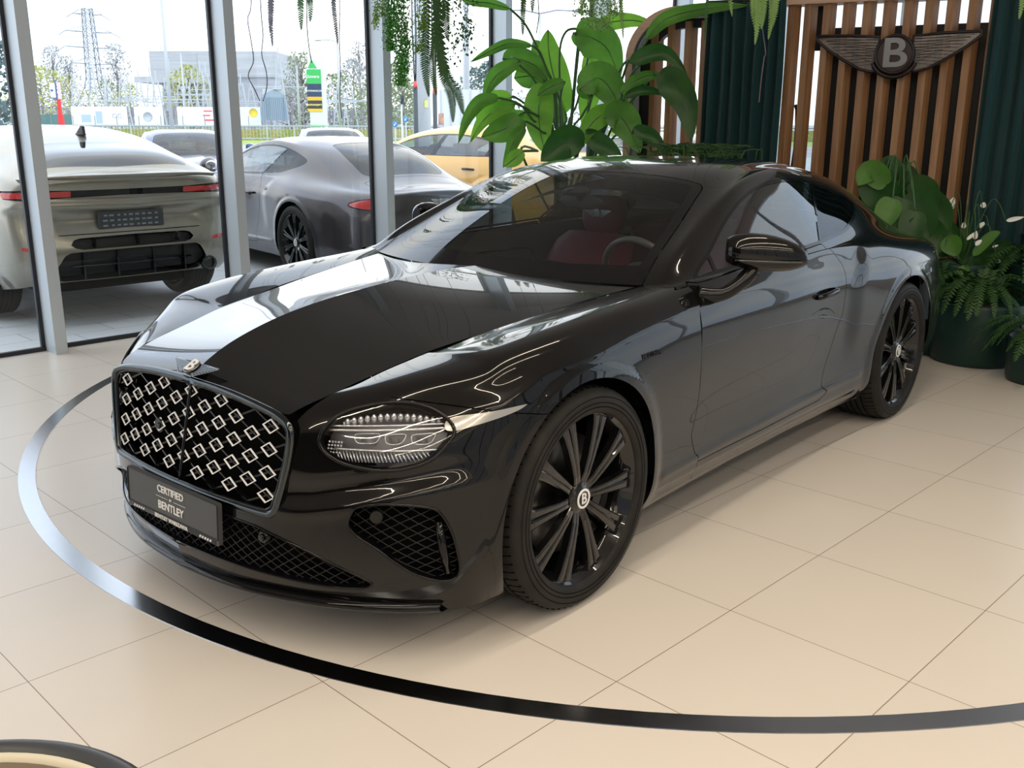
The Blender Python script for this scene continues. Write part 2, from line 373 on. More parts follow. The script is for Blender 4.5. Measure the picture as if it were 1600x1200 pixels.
GH = [((-.67,.790,.984),(-.645,.735,.979),(-.53,.40,.981),(-.485,0,.984)),
 ((-.79,.775,1.060),(-.755,.705,1.042),(-.66,.38,1.047),(-.62,0,1.047)),
 ((-1.06,.725,1.178),(-1.02,.650,1.160),(-.94,.35,1.178),(-.91,0,1.180)),
 ((-1.36,.665,1.285),(-1.30,.575,1.275),(-1.23,.32,1.292),(-1.21,0,1.296)),
 ((-1.66,.620,1.346),(-1.60,.520,1.360),(-1.57,.29,1.380),(-1.56,0,1.385)),
 ((-1.93,.600,1.358),(-1.90,.490,1.382),(-1.89,.27,1.398),(-1.88,0,1.402)),
 ((-2.2,.590,1.343),(-2.2,.475,1.372),(-2.2,.26,1.390),(-2.2,0,1.395)),
 ((-2.45,.585,1.312),(-2.45,.465,1.347),(-2.45,.25,1.368),(-2.45,0,1.373)),
 ((-2.65,.585,1.275),(-2.65,.455,1.315),(-2.65,.24,1.340),(-2.65,0,1.346)),
 ((-2.85,.582,1.225),(-2.85,.445,1.275),(-2.85,.23,1.302),(-2.85,0,1.308)),
 ((-3.05,.578,1.160),(-3.05,.440,1.218),(-3.05,.225,1.250),(-3.05,0,1.256)),
 ((-3.25,.575,1.085),(-3.25,.435,1.142),(-3.25,.22,1.175),(-3.25,0,1.183)),
 ((-3.50,.565,.992),(-3.50,.430,1.020),(-3.50,.22,1.045),(-3.50,0,1.052)),
 ((-3.68,.535,.948),(-3.68,.42,.963),(-3.67,.215,.975),(-3.66,0,.980)),
 ((-3.77,.48,.932),(-3.75,.38,.944),(-3.73,.20,.955),(-3.72,0,.960)),
 ((-3.84,.36,.934),(-3.80,.30,.945),(-3.77,.16,.955),(-3.75,0,.958)),
 ((-3.86,.18,.942),(-3.82,.15,.950),(-3.79,.08,.956),(-3.77,0,.958)),
 ((-3.87,0,.945),(-3.83,0,.952),(-3.80,0,.957),(-3.78,0,.958))]
NET = np.array(FR); RNET = np.array(RR); GNET = np.array(GH)
ZC = ([.86, .80, .70, .60, .44, .26, .08, -.14, -.32, -.50, -.75], [.775, .806, .858, .895, .935, .962, .979, .994, 1.0, .998, .985])   # hood centre line
SH = np.array([(.80,.475),(.765,.492),(.70,.512),(.642,.522),(.486,.543),(.308,.572),(.171,.592),(-.022,.622),(-.246,.652),(-.48,.690),(-.65,.722),(-.80,.75)])  # hood shut line (x, y)
SHZ = ([.86,.80,.642,.486,.308,.171,-.022,-.246,-.48,-.65,-.80],[.735,.757,.802,.836,.872,.889,.913,.939,.962,.975,.985])
def hoodz(x, y):
    zc = cspl(ZC[0][::-1], ZC[1][::-1], np.ravel(x)); zs = cspl(SHZ[0][::-1], SHZ[1][::-1], np.ravel(x)); ys = np.interp(np.ravel(x), SH[::-1, 0], SH[::-1, 1])
    t = np.abs(np.ravel(y))/ys; d = zc[:, 0]-zs[:, 0] if zc.ndim > 1 else zc-zs
    pr = 1.35*t-.45*t**2+.10*t**3
    z = (zc.ravel())-(zc.ravel()-zs.ravel())*pr
    return z.reshape(np.shape(x))
# rows 9 and 10 of the front stations lie on the hood surface so that the fender rolls into it
for i in range(len(FR)):
    for r in ((9, 10) if 2 < i < G0 else (10,)):
        x, y = NET[i, r, :2]; NET[i, r, 2] = hoodz(np.array([x]), np.array([y]))[0]-(.012 if r == 10 else 0)
def creases(P, G=None):
    """fine features of the side and nose pushed along y / x"""
    x, y, z = P[..., 0].copy(), P[..., 1].copy(), P[..., 2].copy(); side = smooth01((.50-x)/.12)*smooth01((x+3.6)/.2)*smooth01((y-.45)/.2)
    tent = lambda d, w: np.maximum(0, 1-np.abs(d)/w)**1.6
    zl = np.interp(x, [-1.7, -1.13, -.655, -.3, -.08, .19, .38], [.93, .925, .918, .882, .852, .835, .775]); P[..., 1] += side*.007*tent(z-zl, .05)*smooth01((x+1.9)/.9)     # power line
    P[..., 1] += side*.006*tent(z-np.interp(x, [-2.3, -.5], [.345, .315]), .03)*smooth01((-.45-x)/.05)*smooth01((x+2.36)/.05)
    P[..., 1] -= side*.008*np.exp(-((z-.24)/.018)**2)*smooth01((-.45-x)/.05)*smooth01((x+2.36)/.05)
    for cx, r0 in ((0.0, .405), (-2.851, .405)):
        r = np.hypot(x-cx, z-.374); P[..., 1] += side*.007*smooth01((r0+.062-r)/.03)*smooth01((y-.8)/.1)
    xh = -2.10-1.1*np.maximum(0, z-.80)**1.15-.05*np.maximum(0, .6-z); f = smooth01((xh-x)/.16); P[..., 1] += side*(.016*f-.010)*smooth01((-x-1.5)/.5)*smooth01((z-.42)/.2)*smooth01((1.02-z)/.08)   # haunch
    nose = smooth01((x-.38)/.12)*smooth01((y-.40)/.12)
    zv = np.interp(y, [.4, .55, .68, .83, .93], [.515, .530, .560, .600, .62]); d = -.020*np.exp(-((z-zv)/.030)**2)*nose*smooth01((.93-y)/.1)+.010*np.exp(-((z-zv+.055)/.022)**2)*nose
    P[..., 0] += d
    return P
def surf_coupe(ns=10, nv=10):
    """front grid F (stations nose .. x=-1.2, rows lip .. under the hood) and rear grid U (x=-.66 .. tail, rows sill .. roof centre)"""
    tv = knots(np.concatenate([NET[:G0], RNET[3:]])[:, :11], 1); TV = fine(tv, nv)
    ts = knots(NET[:, :9], 0); low = cspl(ts, NET, fine(ts, ns)); F = cspl(tv, low.transpose(1, 0, 2), TV).transpose(1, 0, 2)
    k = len(FR)-3; full = np.concatenate([NET[:G0, :9], RNET[:, :9]]); full = np.delete(full, G0, 0)            # one clean run of the lower rows, nose to tail
    tf = knots(full, 0)
    # rear net: prepend the front's lower rows so both grids share their lower half
    tr = np.r_[tf[G0-1]+(tf[G0]-tf[G0-1])*.3, tf[G0:]]
    TR = fine(tr, ns); lowr = cspl(tf, full, TR); rest = cspl(tr, np.concatenate([RNET[:, 9:], GNET], 1), TR)
    R_ = np.concatenate([lowr, rest], 1)
    tg = np.r_[tv, tv[-1]+np.cumsum((np.linalg.norm(np.diff(np.concatenate([RNET, GNET], 1)[:16, 10:], axis=1), axis=-1)**.6).mean(0))]
    U = cspl(tg, R_.transpose(1, 0, 2), fine(tg, nv)).transpose(1, 0, 2)
    tF = np.r_[tf[:G0+1], tf[G0]+(tf[G0+1]-tf[G0])*2/3, tf[G0]+(tf[G0+1]-tf[G0])*4/3]
    TFf = fine(tF, ns); lowf = cspl(tf, full, TFf); restf = cspl(tF, NET[:, 9:], TFf)
    F = cspl(tv, np.concatenate([lowf, restf], 1).transpose(1, 0, 2), TV).transpose(1, 0, 2)
    F = creases(F); q = F.reshape(-1, 3); d = side_of(SH, q[:, :2]); d = np.abs(d); w = smooth01(1-d/.035)*(q[:, 0] > -.66)*(q[:, 0] < .78)*(q[:, 2] > .7)*smooth01((.78-q[:, 0])/.03)
    q[:, 2] = q[:, 2]*(1-w)+hoodz(q[:, 0], q[:, 1])*w
    return F, creases(U)
# ---------------------------------------------------------------- coupe: panels, glass, lamps, grilles, wheels, cabin
from mathutils.bvhtree import BVHTree
M_PAINT = mat('black_paint', (.003, .003, .0032), .20, spec=.10, coat=1.0, coat_r=.006)
M_PAINT.node_tree.nodes['Principled BSDF'].inputs['Coat IOR'].default_value = 1.42
M_GLOSSBLK = mat('gloss_black_trim', (.004, .004, .005), .10, spec=.10, coat=.5)
M_DKCHROME = mat('black_chrome', (.075, .085, .09), .14, metal=1.0)
M_CHROME = mat('chrome', (.82, .82, .84), .12, metal=1.0)
M_MATBLK = mat('matt_black_plastic', (.012, .012, .012), .55)
M_BACK = mat('unlit_black', (.002, .002, .002), .9, spec=.1)
M_MESH = mat('dark_mesh_wire', (.035, .035, .036), .35, metal=.6)
M_WHITE = mat('white_print', (.8, .8, .8), .5)
M_SATIN = mat('bright_satin_trim', (.92, .92, .92), .35, metal=.1)
M_WSG = glass('windscreen_glass', (.64, .70, .71), refl=1.0)
M_SIDEG = glass('side_glass', (.42, .46, .46), refl=1.8)
M_DARKG = glass('privacy_glass', (.10, .11, .11), refl=1.0)
M_LENS = glass('headlamp_lens', (.90, .92, .94))
M_RIM = mat('gloss_black_wheel', (.006, .006, .0065), .14, spec=.2, coat=.9)
M_DISC = mat('brake_disc', (.12, .12, .12), .35, metal=.9)
M_WINE = mat('burgundy_leather', (.17, .022, .045), .45)
M_CAB = mat('dark_cabin', (.035, .038, .04), .5)
M_LAMPIN = mat('lamp_reflector', (.80, .80, .82), .25, metal=.8)
M_RED = mat('red_lamp', (.55, .02, .02), .15, coat=1.0)
M_PLATE = mat('plate_plastic', (.055, .058, .062), .38)
def tyre_mat():
    m = mat('tyre_rubber', (.011, .0105, .010), .62, spec=.3, noise=(14, (.019, .018, .016), (1, 1, 1))); return m
M_TYRE = tyre_mat()
OL = dict(  # outlines: front things (y, z); side things (x, z); top things (x, y)
 head=[(.562,.684),(.580,.742),(.627,.772),(.705,.787),(.780,.773),(.833,.742),(.855,.712),(.852,.684),(.823,.634),(.749,.610),(.658,.620),(.596,.644)],
 wing=[(.835,.745),(.90,.757),(.942,.764),(.945,.755),(.92,.738),(.846,.712)],
 side_int=[(.666,.452),(.680,.492),(.700,.509),(.760,.518),(.845,.505),(.874,.478),(.896,.415),(.905,.330),(.897,.284),(.875,.274),(.840,.288),(.795,.325),(.740,.380),(.690,.418)],
 ctr=[(-.2,.412),(.33,.408),(.434,.392),(.536,.361),(.639,.315),(.70,.280),(.715,.262),(.69,.248),(.62,.242),(.54,.243),(.385,.250),(.188,.256),(-.2,.258)],
 grille=[(-.2,.775),(0,.776),(.20,.772),(.38,.755),(.455,.740),(.490,.722),(.500,.690),(.492,.62),(.474,.54),(.455,.475),(.440,.455),(.41,.448),(.25,.447),(0,.447),(-.2,.447)],
 dlo=[(-.800,.990),(-.86,1.028),(-.985,1.082),(-1.163,1.170),(-1.345,1.242),(-1.535,1.290),(-1.741,1.314),(-1.985,1.316),(-2.19,1.296),(-2.382,1.258),(-2.588,1.208),(-2.675,1.178),(-2.69,1.150),(-2.62,1.115),(-2.47,1.076),(-2.34,1.048),(-2.15,1.034),(-2.006,1.027),(-1.755,1.019),(-1.3,1.008),(-1.0,1.0)],
 door=[(-.735,.992),(-.722,.945),(-.706,.870),(-.705,.769),(-.712,.68),(-.725,.589),(-.722,.50),(-.705,.44),(-.700,.41),(-.735,.335),(-.76,.300),(-1.9,.300),(-1.905,.36),(-1.921,.432),(-1.978,.527),(-2.021,.63),(-2.056,.69),(-2.062,.753),(-2.070,.85),(-2.062,.92),(-2.035,.965),(-1.985,1.012),(-1.95,1.0225),(-1.755,1.014),(-1.3,1.003),(-.95,.990),(-.80,.984)],
 tail=[(.50,.800),(.52,.828),(.58,.848),(.66,.852),(.75,.842),(.815,.822),(.838,.80),(.815,.778),(.74,.758),(.64,.75),(.56,.758),(.515,.776)],
)
def hood_field(p):
    """negative inside the bonnet opening"""
    pl = np.r_[SH, [(-1.3, .83), (-1.3, -.83)], (SH*np.array([1, -1]))[::-1], [(.806, -.30), (.812, 0), (.806, .30)]]
    return sdf(pl, p[:, :2])
def gxf(y, z, o=0.0):
    k = (z-.45)/.31; return (.892-.175*y*y)*(1-k)+(.822-.05*y*y)*k+o
def seam(s, f, w=.0022, dep=.009, fin=None):
    """take a strip |f| < w out of surface s; returns (rest, strip sunk by dep)"""
    a, b = s.cut(np.abs(f(s.p))-w); return b, a.offset(-dep)
def outline3(bv, poly, ax, closed=True, off=0.0):
    """lift a drawn outline on the skin. ax 'x': poly is (y,z) seen from the front; 'y': (x,z) from the left; 'z': (x,y) from above"""
    out = []; N = []
    for a, b in poly:
        if ax == 'x': o, d = Vector((1.6, a, b)), Vector((-1, 0, 0))
        elif ax == 'y': o, d = Vector((a, 1.6, b)), Vector((0, -1, 0))
        elif ax == '-x': o, d = Vector((-5, a, b)), Vector((1, 0, 0))
        else: o, d = Vector((a, b, 2.2)), Vector((0, 0, -1))
        h = bv.ray_cast(o, d)
        if h[0] is None: continue
        n = h[1]; n = n if n.dot(d) < 0 else -n; out.append(h[0]+n*off); N.append(n)
    return out, N
def coupe(name, label, paint=None, tint=None, detail=True):
    paint = paint or M_PAINT
    root = empty(name); tag(root, label, 'car')
    F, U = surf_coupe(10, 9)
    nF, nU = F.shape[1], U.shape[1]
    aF = np.broadcast_to(np.linspace(0, 10, nF)[None, :, None], F.shape[:2]+(1,)); aU = np.broadcast_to(np.linspace(0, 14, nU)[None, :, None], U.shape[:2]+(1,))
    sF = Srf.grid(F, aF.copy()); sU = Srf.grid(U, aU.copy())
    if sF.n[np.argmin(np.abs(sF.p-[0, .97, .7]).sum(1))][1] < 0: sF = Srf.grid(F, aF.copy(), True); sU = Srf.grid(U, aU.copy(), True)
    bvF = BVHTree.FromPolygons(sF.p.tolist(), sF.f); bvU = BVHTree.FromPolygons(sU.p.tolist(), sU.f)
    parts = {}          # name -> (material, surface of the left half, symmetric?)
    def put(nm, m, s, both=True):
        if len(s.f) == 0: return None
        parts.setdefault(nm, []).append((m, s, both))
    seams = []
    c = lambda k, n=4: cr(OL[k], n, True)
    # --- front grid
    f, _ = sF.cut(-(sF.p[:, 0]+.6655)) if False else (sF, None)
    DL = [(-.745, 1.3), (-.735, .992)]+OL['door'][1:11]+[(-.765, .0)]
    dlf = lambda s: side_of(cr(DL, 3), s.p[:, [0, 2]]); sg_ = 1 if side_of(cr(DL, 3), np.array([[-.3, .6]]))[0] > 0 else -1
    lo, keep = f.cut(dlf(f)*sg_-.0025)
    lo_hi, _ = lo.cut(8.05-lo.a[:, 0]); lo_hi, _ = lo_hi.cut(-1.0-lo_hi.p[:, 0]); lo_hi.p[:, 2] -= .005
    gapF, _ = lo.cut(np.where(lo.a[:, 0] > 8.0, 1, np.abs(dlf(lo))-.02)); seams.append(gapF.offset(-.009))
    f = keep.join(lo_hi)
    hf = hood_field(f.p)+np.where((f.p[:, 2] < .70), 1.0, 0); h_in, f = f.cut(hf-.0022)
    seams.append(h_in.cut(-(hood_field(h_in.p)+.012))[0].offset(-.022))
    _, f = f.cut(np.hypot(f.p[:, 0], f.p[:, 2]-.372)-.412)
    front = lambda s, k: sdf(c(k), s.p[:, 1:3])+np.where(s.p[:, 0] < .2, 1.0, 0)
    g_in, f = f.cut(front(f, 'grille')-.006)
    w_in, f = f.cut(front(f, 'wing')-.001)
    hd, f = f.cut(front(f, 'head'))
    si, f = f.cut(front(f, 'side_int')); ci, f = f.cut(front(f, 'ctr'))
    # bumper / wing split
    line = [(.60, .80), (.385, .757), (.33, .742), (.20, .715), (.0, .70)]
    fld = lambda p: np.where(p[:, 0] < 0, 9., side_of(line, p[:, [0, 2]]))
    sgn = 1 if fld(np.array([[.40, .9, .3]]))[0] < 0 else -1
    fl = fld(f.p)*sgn; fl = np.where(f.p[:, 0] > .60, -1, fl); fl = np.where((f.p[:, 0] < .05), 1, fl)
    bump, wingp = f.cut(fl)
    st_, wingp = wingp.cut(np.where(wingp.p[:, 0] < .05, 1, np.abs(fld(wingp.p)))-.003); seams.append(st_.offset(-.006))
    # bonnet-side strip between grille and headlamp keeps with the bumper
    put('front_bumper', paint, bump); put('front_wing', paint, wingp)
    # --- rear grid
    u = sU; u, _ = u.cut(np.where(u.a[:, 0] > 8.05, -1, dlf(u)*sg_))
    def lateral(s, k, row=99): return sdf(c(k, 3), s.p[:, [0, 2]])+np.where(s.a[:, 0] > row, 1.0, 0)
    _, u = u.cut(np.hypot(u.p[:, 0]+2.851, u.p[:, 2]-.372)-.415+np.where(u.p[:, 2] > .9, 1, 0))
    gl, u = u.cut(sdf(c('dlo'), u.p[:, [0, 2]])+np.where((u.a[:, 0] < 8.5) | (u.a[:, 0] > 11.2), 1.0, 0))
    dU, u = u.cut(sdf(c('door', 2), u.p[:, [0, 2]])+np.where(u.a[:, 0] > 9.2, 1.0, 0)-.003)
    door = dU; dd = lambda s: sdf(c('door', 2), s.p[:, [0, 2]])
    door, ds = door.cut(dd(door)+.001); seams.append(ds.offset(-.009))
    # windscreen: plan outline
    ws = np.r_[[(-.40, -.05), (-.40, .80), (-.60, .7430), (-.645, .728)], [(-.755, .700), (-1.02, .645), (-1.30, .575), (-1.352, .560), (-1.380, .535), (-1.384, .49), (-1.378, .25), (-1.375, -.05)]]
    win, u = u.cut(sdf(ws, u.p[:, :2])+np.where(u.a[:, 0] < 9.6, 1.0, 0)-.004)
    win, sm = win.cut(sdf(ws, win.p[:, :2])+.001); seams.append(sm.offset(-.006))
    rw = rpoly([(-2.66, -.40), (-2.66, .40), (-3.10, .47), (-3.40, .485), (-3.49, .40), (-3.50, 0), (-3.49, -.40), (-3.4, -.485), (-3.1, -.47)], .08)
    rg, u = u.cut(sdf(rw, u.p[:, :2])+np.where((u.a[:, 0] < 10.6) | (u.p[:, 2] < .95), 1.0, 0))
    tl, u = u.cut(sdf(c('tail'), u.p[:, 1:3])+np.where(u.p[:, 0] > -3.6, 1.0, 0)-.002)
    # boot lid
    bl = rpoly([(-3.535, -.56), (-3.535, .56), (-3.80, .50), (-4.3, .46), (-4.3, -.46), (-3.80, -.50)], .05)
    bl_f = lambda s: sdf(bl, s.p[:, :2])+np.where(s.p[:, 2] < .60, 1.0, 0)
    bt, u = u.cut(bl_f(u)-.0022); bt, bs = bt.cut(bl_f(bt)+.0022); seams.append(bs.offset(-.008))
    # roof / quarter split (no visible gap): above the pillar row
    rf, qt = u.cut(10.0-u.a[:, 0]+np.where(u.p[:, 0] < -2.55, 3.0, 0)+np.where(u.p[:, 0] < -2.0, 0, 0))
    rb, qt = qt.cut(qt.p[:, 0]+3.20+np.where(qt.p[:, 2] > .62, 1.0, 0))
    put('roof', paint, rf); put('rear_quarter', paint, qt); put('rear_bumper', paint, rb); put('boot_lid', paint, bt)
    objs = {}
    def mk(nm, m, s, par=root): return s.build(nm, m, par)
    for nm, lst in parts.items():
        for m, s, both in lst:
            if nm in ('front_bumper', 'rear_bumper', 'roof', 'boot_lid'): objs[nm] = mk(nm, m, s.join(s.mirror()))
            else: objs[nm] = mk(nm, m, s); objs[nm+'_r'] = mk(nm, m, s.mirror())
    objs['door'] = mk('door', paint, door); objs['door_r'] = mk('door', paint, door.mirror())
    sm = seams[0]
    for q in seams[1:]: sm = sm.join(q)
    mk('panel_gaps', M_BACK, sm); mk('panel_gaps', M_BACK, sm.mirror())
    # bonnet
    xs = np.r_[np.linspace(.812, .70, 26), np.linspace(.69, -.74, 110)]; t = np.linspace(0, 1, 36)
    X = np.repeat(xs[:, None], 36, 1); Y = (np.interp(xs, SH[::-1, 0], SH[::-1, 1])+.012)[:, None]*t[None]; Z = hoodz(X, Y)
    Z = Z-.012*np.maximum(0, (X-.745)/.065)**2
    hs = Srf.grid(np.stack([X, Y, Z], -1));
    if hs.n[500][2] < 0: hs = Srf.grid(np.stack([X, Y, Z], -1), None, True)
    hs, _ = hs.cut(hood_field(hs.p)+.0022)
    hs.p[:, 2] -= np.where(hs.p[:, 0] < -.45, .0, 0)
    mk('bonnet', paint, hs.join(hs.mirror()))
    # glass
    bpl = [(-2.216, 1.274), (-1.977, 1.029)]; bd = lambda s: (s.p[:, 0]-np.interp(s.p[:, 2], [1.02, 1.029, 1.274, 1.33], [-1.968, -1.977, -2.216, -2.27]))
    rim, g2 = gl.cut(-(sdf(c('dlo'), gl.p[:, [0, 2]])+.013)); strip, g2 = g2.cut(np.abs(bd(g2))-.014)
    qg, sg = g2.cut(bd(g2))
    tri, sg = sg.cut(-(sg.p[:, 0]+.965+(sg.p[:, 2]-1.0)*.06)); tstrip, sg2 = sg.cut(np.abs(sg.p[:, 0]+.975+(sg.p[:, 2]-1.0)*.06)-.012)
    for sd in (1, -1):
        mm = (lambda q: q) if sd == 1 else (lambda q: q.mirror())
        d_ = objs['door' if sd == 1 else 'door_r']
        mk('side_window', M_SIDEG, mm(sg2.offset(-.004)), d_); mk('vent_window', M_SIDEG, mm(tri.offset(-.004)), d_)
        mk('window_surround', M_GLOSSBLK, mm(rim.join(strip).join(tstrip).offset(-.001)), root); mk('quarter_window', M_DARKG, mm(qg.offset(-.004)), root)
    wf = sdf(ws, win.p[:, :2]); bot = np.clip((win.p[:, 0]+1.0)/.5, 0, 1)
    fr = np.maximum(wf+.042, (win.p[:, 0]-np.interp(np.abs(win.p[:, 1]), [0, .4, .7], [-.585, -.63, -.75])))
    wg, frit = win.cut(fr)
    both = lambda s: s.join(s.mirror())
    wo = mk('windscreen', M_WSG, both(wg)); mk('windscreen_border', M_GLOSSBLK, both(frit), wo)
    mk('rear_window', M_DARKG, both(rg.offset(-.002)))
    # lamps
    hdo = hd; bz, lens = hdo.cut(-(front(hdo, 'head')+.010))
    for sd in (1, -1):
        mm = (lambda q: q) if sd == 1 else (lambda q: q.mirror())
        lo_ = mk('headlight', M_LENS, mm(lens.offset(.006))); mk('bezel', M_GLOSSBLK, mm(bz.offset(.002)), lo_)
        hb = lens.offset(-.055); hb.p = (hb.p-hb.p.mean(0))*.99+hb.p.mean(0); mk('reflector_bowl', M_LAMPIN if False else mat('lamp_bowl', (.16, .16, .17), .3, metal=.6), mm(hb), lo_)
        # walls between lens edge and bowl
        o3, N3 = outline3(bvF, cr(OL['head'], 5, True), 'x', off=.003); o2 = [p-n*.058 for p, n in zip(o3, N3)]
        b = MB(); b.grid([[Vector((p.x, p.y*sd, p.z)) for p in o3+o3[:1]], [Vector((p.x, p.y*sd, p.z)) for p in o2+o2[:1]]]); b.tube([Vector((p.x, p.y*sd, p.z)) for p in o3], .0058, 8, closed=True); b.build('lamp_wall', M_GLOSSBLK, lo_)
        def at(y, z, off):
            o, n = outline3(bvF, [(y, z)], 'x', off=off); return Vector((o[0].x, o[0].y*sd, o[0].z)), Vector((n[0].x, n[0].y*sd, n[0].z))
        b = MB()                                                   # light bar across the top: cut crystal look
        for k in range(15):
            y0 = .612+k*.0145; a_, _ = at(y0, .725+.018*math.sin(PI*(y0-.6)/.24)+.012, -.022); b.ell(a_, (.009, .0085, .014), 8, 6)
        for zz, th in ((.716, .004), (.728, .003)):
            b.tube([at(y, zz+(y-.6)*.03, -.012)[0] for y in np.linspace(.578, .85, 22)], th, 6)
        b.build('daytime_light_bar', M_LAMPIN, lo_)
        b = MB()                                                   # three projector cells
        for k, (y0, y1) in enumerate(((.640, .705), (.712, .762), (.769, .822))):
            q = rpoly([(y0, .708), (y1, .711), (y1-.004, .684-.002*k), (y0+.012, .682)], .012); b.tube([at(a_, c_, -.016)[0] for a_, c_ in q], .0016, 6, closed=True)
            b.box(-.5, .5, -.5, .5, -.5, .5, M=Matrix.Translation(at((y0+y1)/2, .696, -.035)[0]) @ Matrix.Diagonal((.012, (y1-y0)*.7, .014, 1)))
        b.build('lamp_cell', M_LAMPIN, lo_)
        b = MB()                                                   # ribbed lower reflector
        for k in range(26):
            y0 = .60+k*.0085; p0 = at(y0, .664-.0*k, -.03)[0]; p1 = at(min(y0+.02, .83), .628+.12*max(0, abs(y0+.02-.735)-.05)**1.3, -.018)[0]; b.tube([p0, p1], .0026, 5)
        b.tube([at(y, .664+.0*y, -.015)[0] for y in np.linspace(.60, .84, 18)], .003, 6)
        for k in range(5):
            for j in range(4): b.ell(at(.583+k*.008, .652+j*.010, -.02)[0], (.004, .004, .004), 8, 5)
        b.build('lower_reflector', M_LAMPIN, lo_)
        mk('wing_light', mat('smoked_light_strip', (.50, .49, .46), .18, metal=.6, coat=1), mm(w_in.offset(.003)), lo_)
        # tail lamp
        mk('tail_light', M_RED, mm(tl.offset(.004)))
        b = MB(); o, _ = outline3(bvU, cr(OL['tail'], 4, True), '-x', off=.002); b.tube([Vector((p.x, p.y*sd, p.z)) for p in o], .006, 6, closed=True); b.build('tail_light_rim', M_GLOSSBLK, root)
    # intakes: sunken black back plus wire mesh following the skin
    def wires(poly, dep, du, ang, ext, mname, sd, r=.0016):
        pl = cr(poly, 3, True); lo2 = pl.min(0); hi = pl.max(0); b = MB(); cc = (lo2+hi)/2; L = np.linalg.norm(hi-lo2)
        for an in ang:
            d = np.array([math.cos(an), math.sin(an)]); nn = np.array([-d[1], d[0]]); k0 = int(L/2/du)+1
            for k in range(-k0, k0+1):
                pts = cc+nn*k*du+np.outer(np.linspace(-L/2, L/2, int(L/.012)), d); ins = sdf(pl, pts) < .004; run = []
                for p, i_ in list(zip(pts, ins))+[(None, False)]:
                    if i_: run.append(p); continue
                    if len(run) > 1:
                        o, n_ = outline3(bvF, run, 'x', off=-dep)
                        if len(o) > 1: b.tube([Vector((q.x, q.y*sd, q.z)) for q in o], r, 4, caps=False)
                    run = []
        return b.build(mname, M_MESH, root)
    cfull = OL['ctr'][1:-1]; cfull = [(-y, z) for y, z in cfull[::-1]]+cfull
    mk('lower_grille_back', M_BACK, both(ci.offset(-.07)))
    def both_wires():
        pass
    # the centre intake spans both halves: mirror the left half of the wires
    hw = [(0, .412)]+OL['ctr'][1:-1]+[(0, .258)]
    w1 = wires(hw, .018, .026, (math.radians(35), math.radians(-35)), 0, 'lower_grille_mesh', 1)
    wires(hw, .018, .026, (math.radians(35), math.radians(-35)), 0, 'lower_grille_mesh', -1)
    for sd in (1, -1):
        mm = (lambda q: q) if sd == 1 else (lambda q: q.mirror())
        mk('air_intake_back', M_BACK, mm(si.offset(-.075)))
        wires(OL['side_int'], .022, .024, (math.radians(32), math.radians(-38)), 0, 'air_intake_mesh', sd)
        o3, N3 = outline3(bvF, cr(OL['side_int'], 6, True), 'x'); b = MB()
        b.grid([[Vector((p.x, p.y*sd, p.z))+Vector((n.x, n.y*sd, n.z))*d for p, n in zip(o3+o3[:1], N3+N3[:1])] for d in (0, -.03, -.08)]); b.tube([Vector((p.x, p.y*sd, p.z)) for p in o3], .0045, 6, closed=True)
        b.build('air_intake_rim', M_GLOSSBLK, root)
        # vertical curtain blade and parking sensor inside the intake
        p0, p1 = [outline3(bvF, [q], 'x', off=-.006)[0][0] for q in ((.868, .462), (.884, .300))]
        b = MB(); b.tube([Vector((p.x, p.y*sd, p.z)) for p in (p0, p0.lerp(p1, .5)+Vector((.006, .004, 0)), p1)], [.012, .014, .012], 10); b.build('air_curtain_blade', M_GLOSSBLK, root)
        p0 = outline3(bvF, [(.735, .476)], 'x', off=-.004)[0][0]; b = MB(); n_ = Vector((.8, .6*sd, 0)); q = Vector((p0.x, p0.y*sd, p0.z)); b.tube([q-n_*.02, q+n_*.004], .018, 16); b.tube([q, q+n_*.007], .009, 12); b.build('parking_sensor', M_MATBLK, root)
    o3, N3 = outline3(bvF, cr(hw, 5)[:-1] if False else [tuple(p) for p in cr(hw, 5)], 'x'); b = MB()
    for sd in (1, -1):
        b.grid([[Vector((p.x, p.y*sd, p.z))-Vector((n.x, n.y*sd, n.z))*d for p, n in zip(o3, N3)] for d in (0, .03, .075)]); b.tube([Vector((p.x, p.y*sd, p.z)) for p in o3], .004, 6)
    b.build('lower_grille_rim', M_GLOSSBLK, root)
    b = MB(); q = outline3(bvF, [(.405, .372)], 'x', off=-.004)[0][0]; b.tube([q-Vector((.03, 0, 0)), q+Vector((.004, 0, 0))], .020, 6); b.tube([q, q+Vector((.012, 0, 0))], .011, 12); b.build('radar_sensor', M_GLOSSBLK, root)
    # splitter lip
    b = MB(); lipy = np.linspace(-.86, .86, 60); rows = []
    for y in lipy:
        o, _ = outline3(bvF, [(abs(y), .200)], 'x'); x = o[0].x if o else .5; rows.append([(x-.05, y, .196), (x+.004, y, .198), (x+.020, y, .188), (x+.022, y, .178), (x+.012, y, .168), (x-.06, y, .166)])
    b.grid(rows); b.build('front_splitter', M_GLOSSBLK, root)
    # main grille
    gp = cr(OL['grille'], 4, True); og = [Vector((gxf(p[0], p[1]), p[0], p[1])) for p in gp if p[0] >= 0]
    og = [p for p in og if p.y >= 0]; og.sort(key=lambda p: -math.atan2(p.z-.6, p.y)); loop = og+[Vector((p.x, -p.y, p.z)) for p in reversed(og)]
    fr_ = MB(); fr_.tube([p+Vector((-.004, 0, 0)) for p in loop],   .0125, 10, closed=True); fo = fr_.build('grille_frame', M_DKCHROME, root)
    b = MB(); b.tube([Vector((p.x-.004, p.y*.968, (p.z-.61)*.935+.61)) for p in loop], .006, 8, closed=True); b.build('grille_inner_frame', M_GLOSSBLK, fo)
    gx = lambda y, z: gxf(y, z)-.012
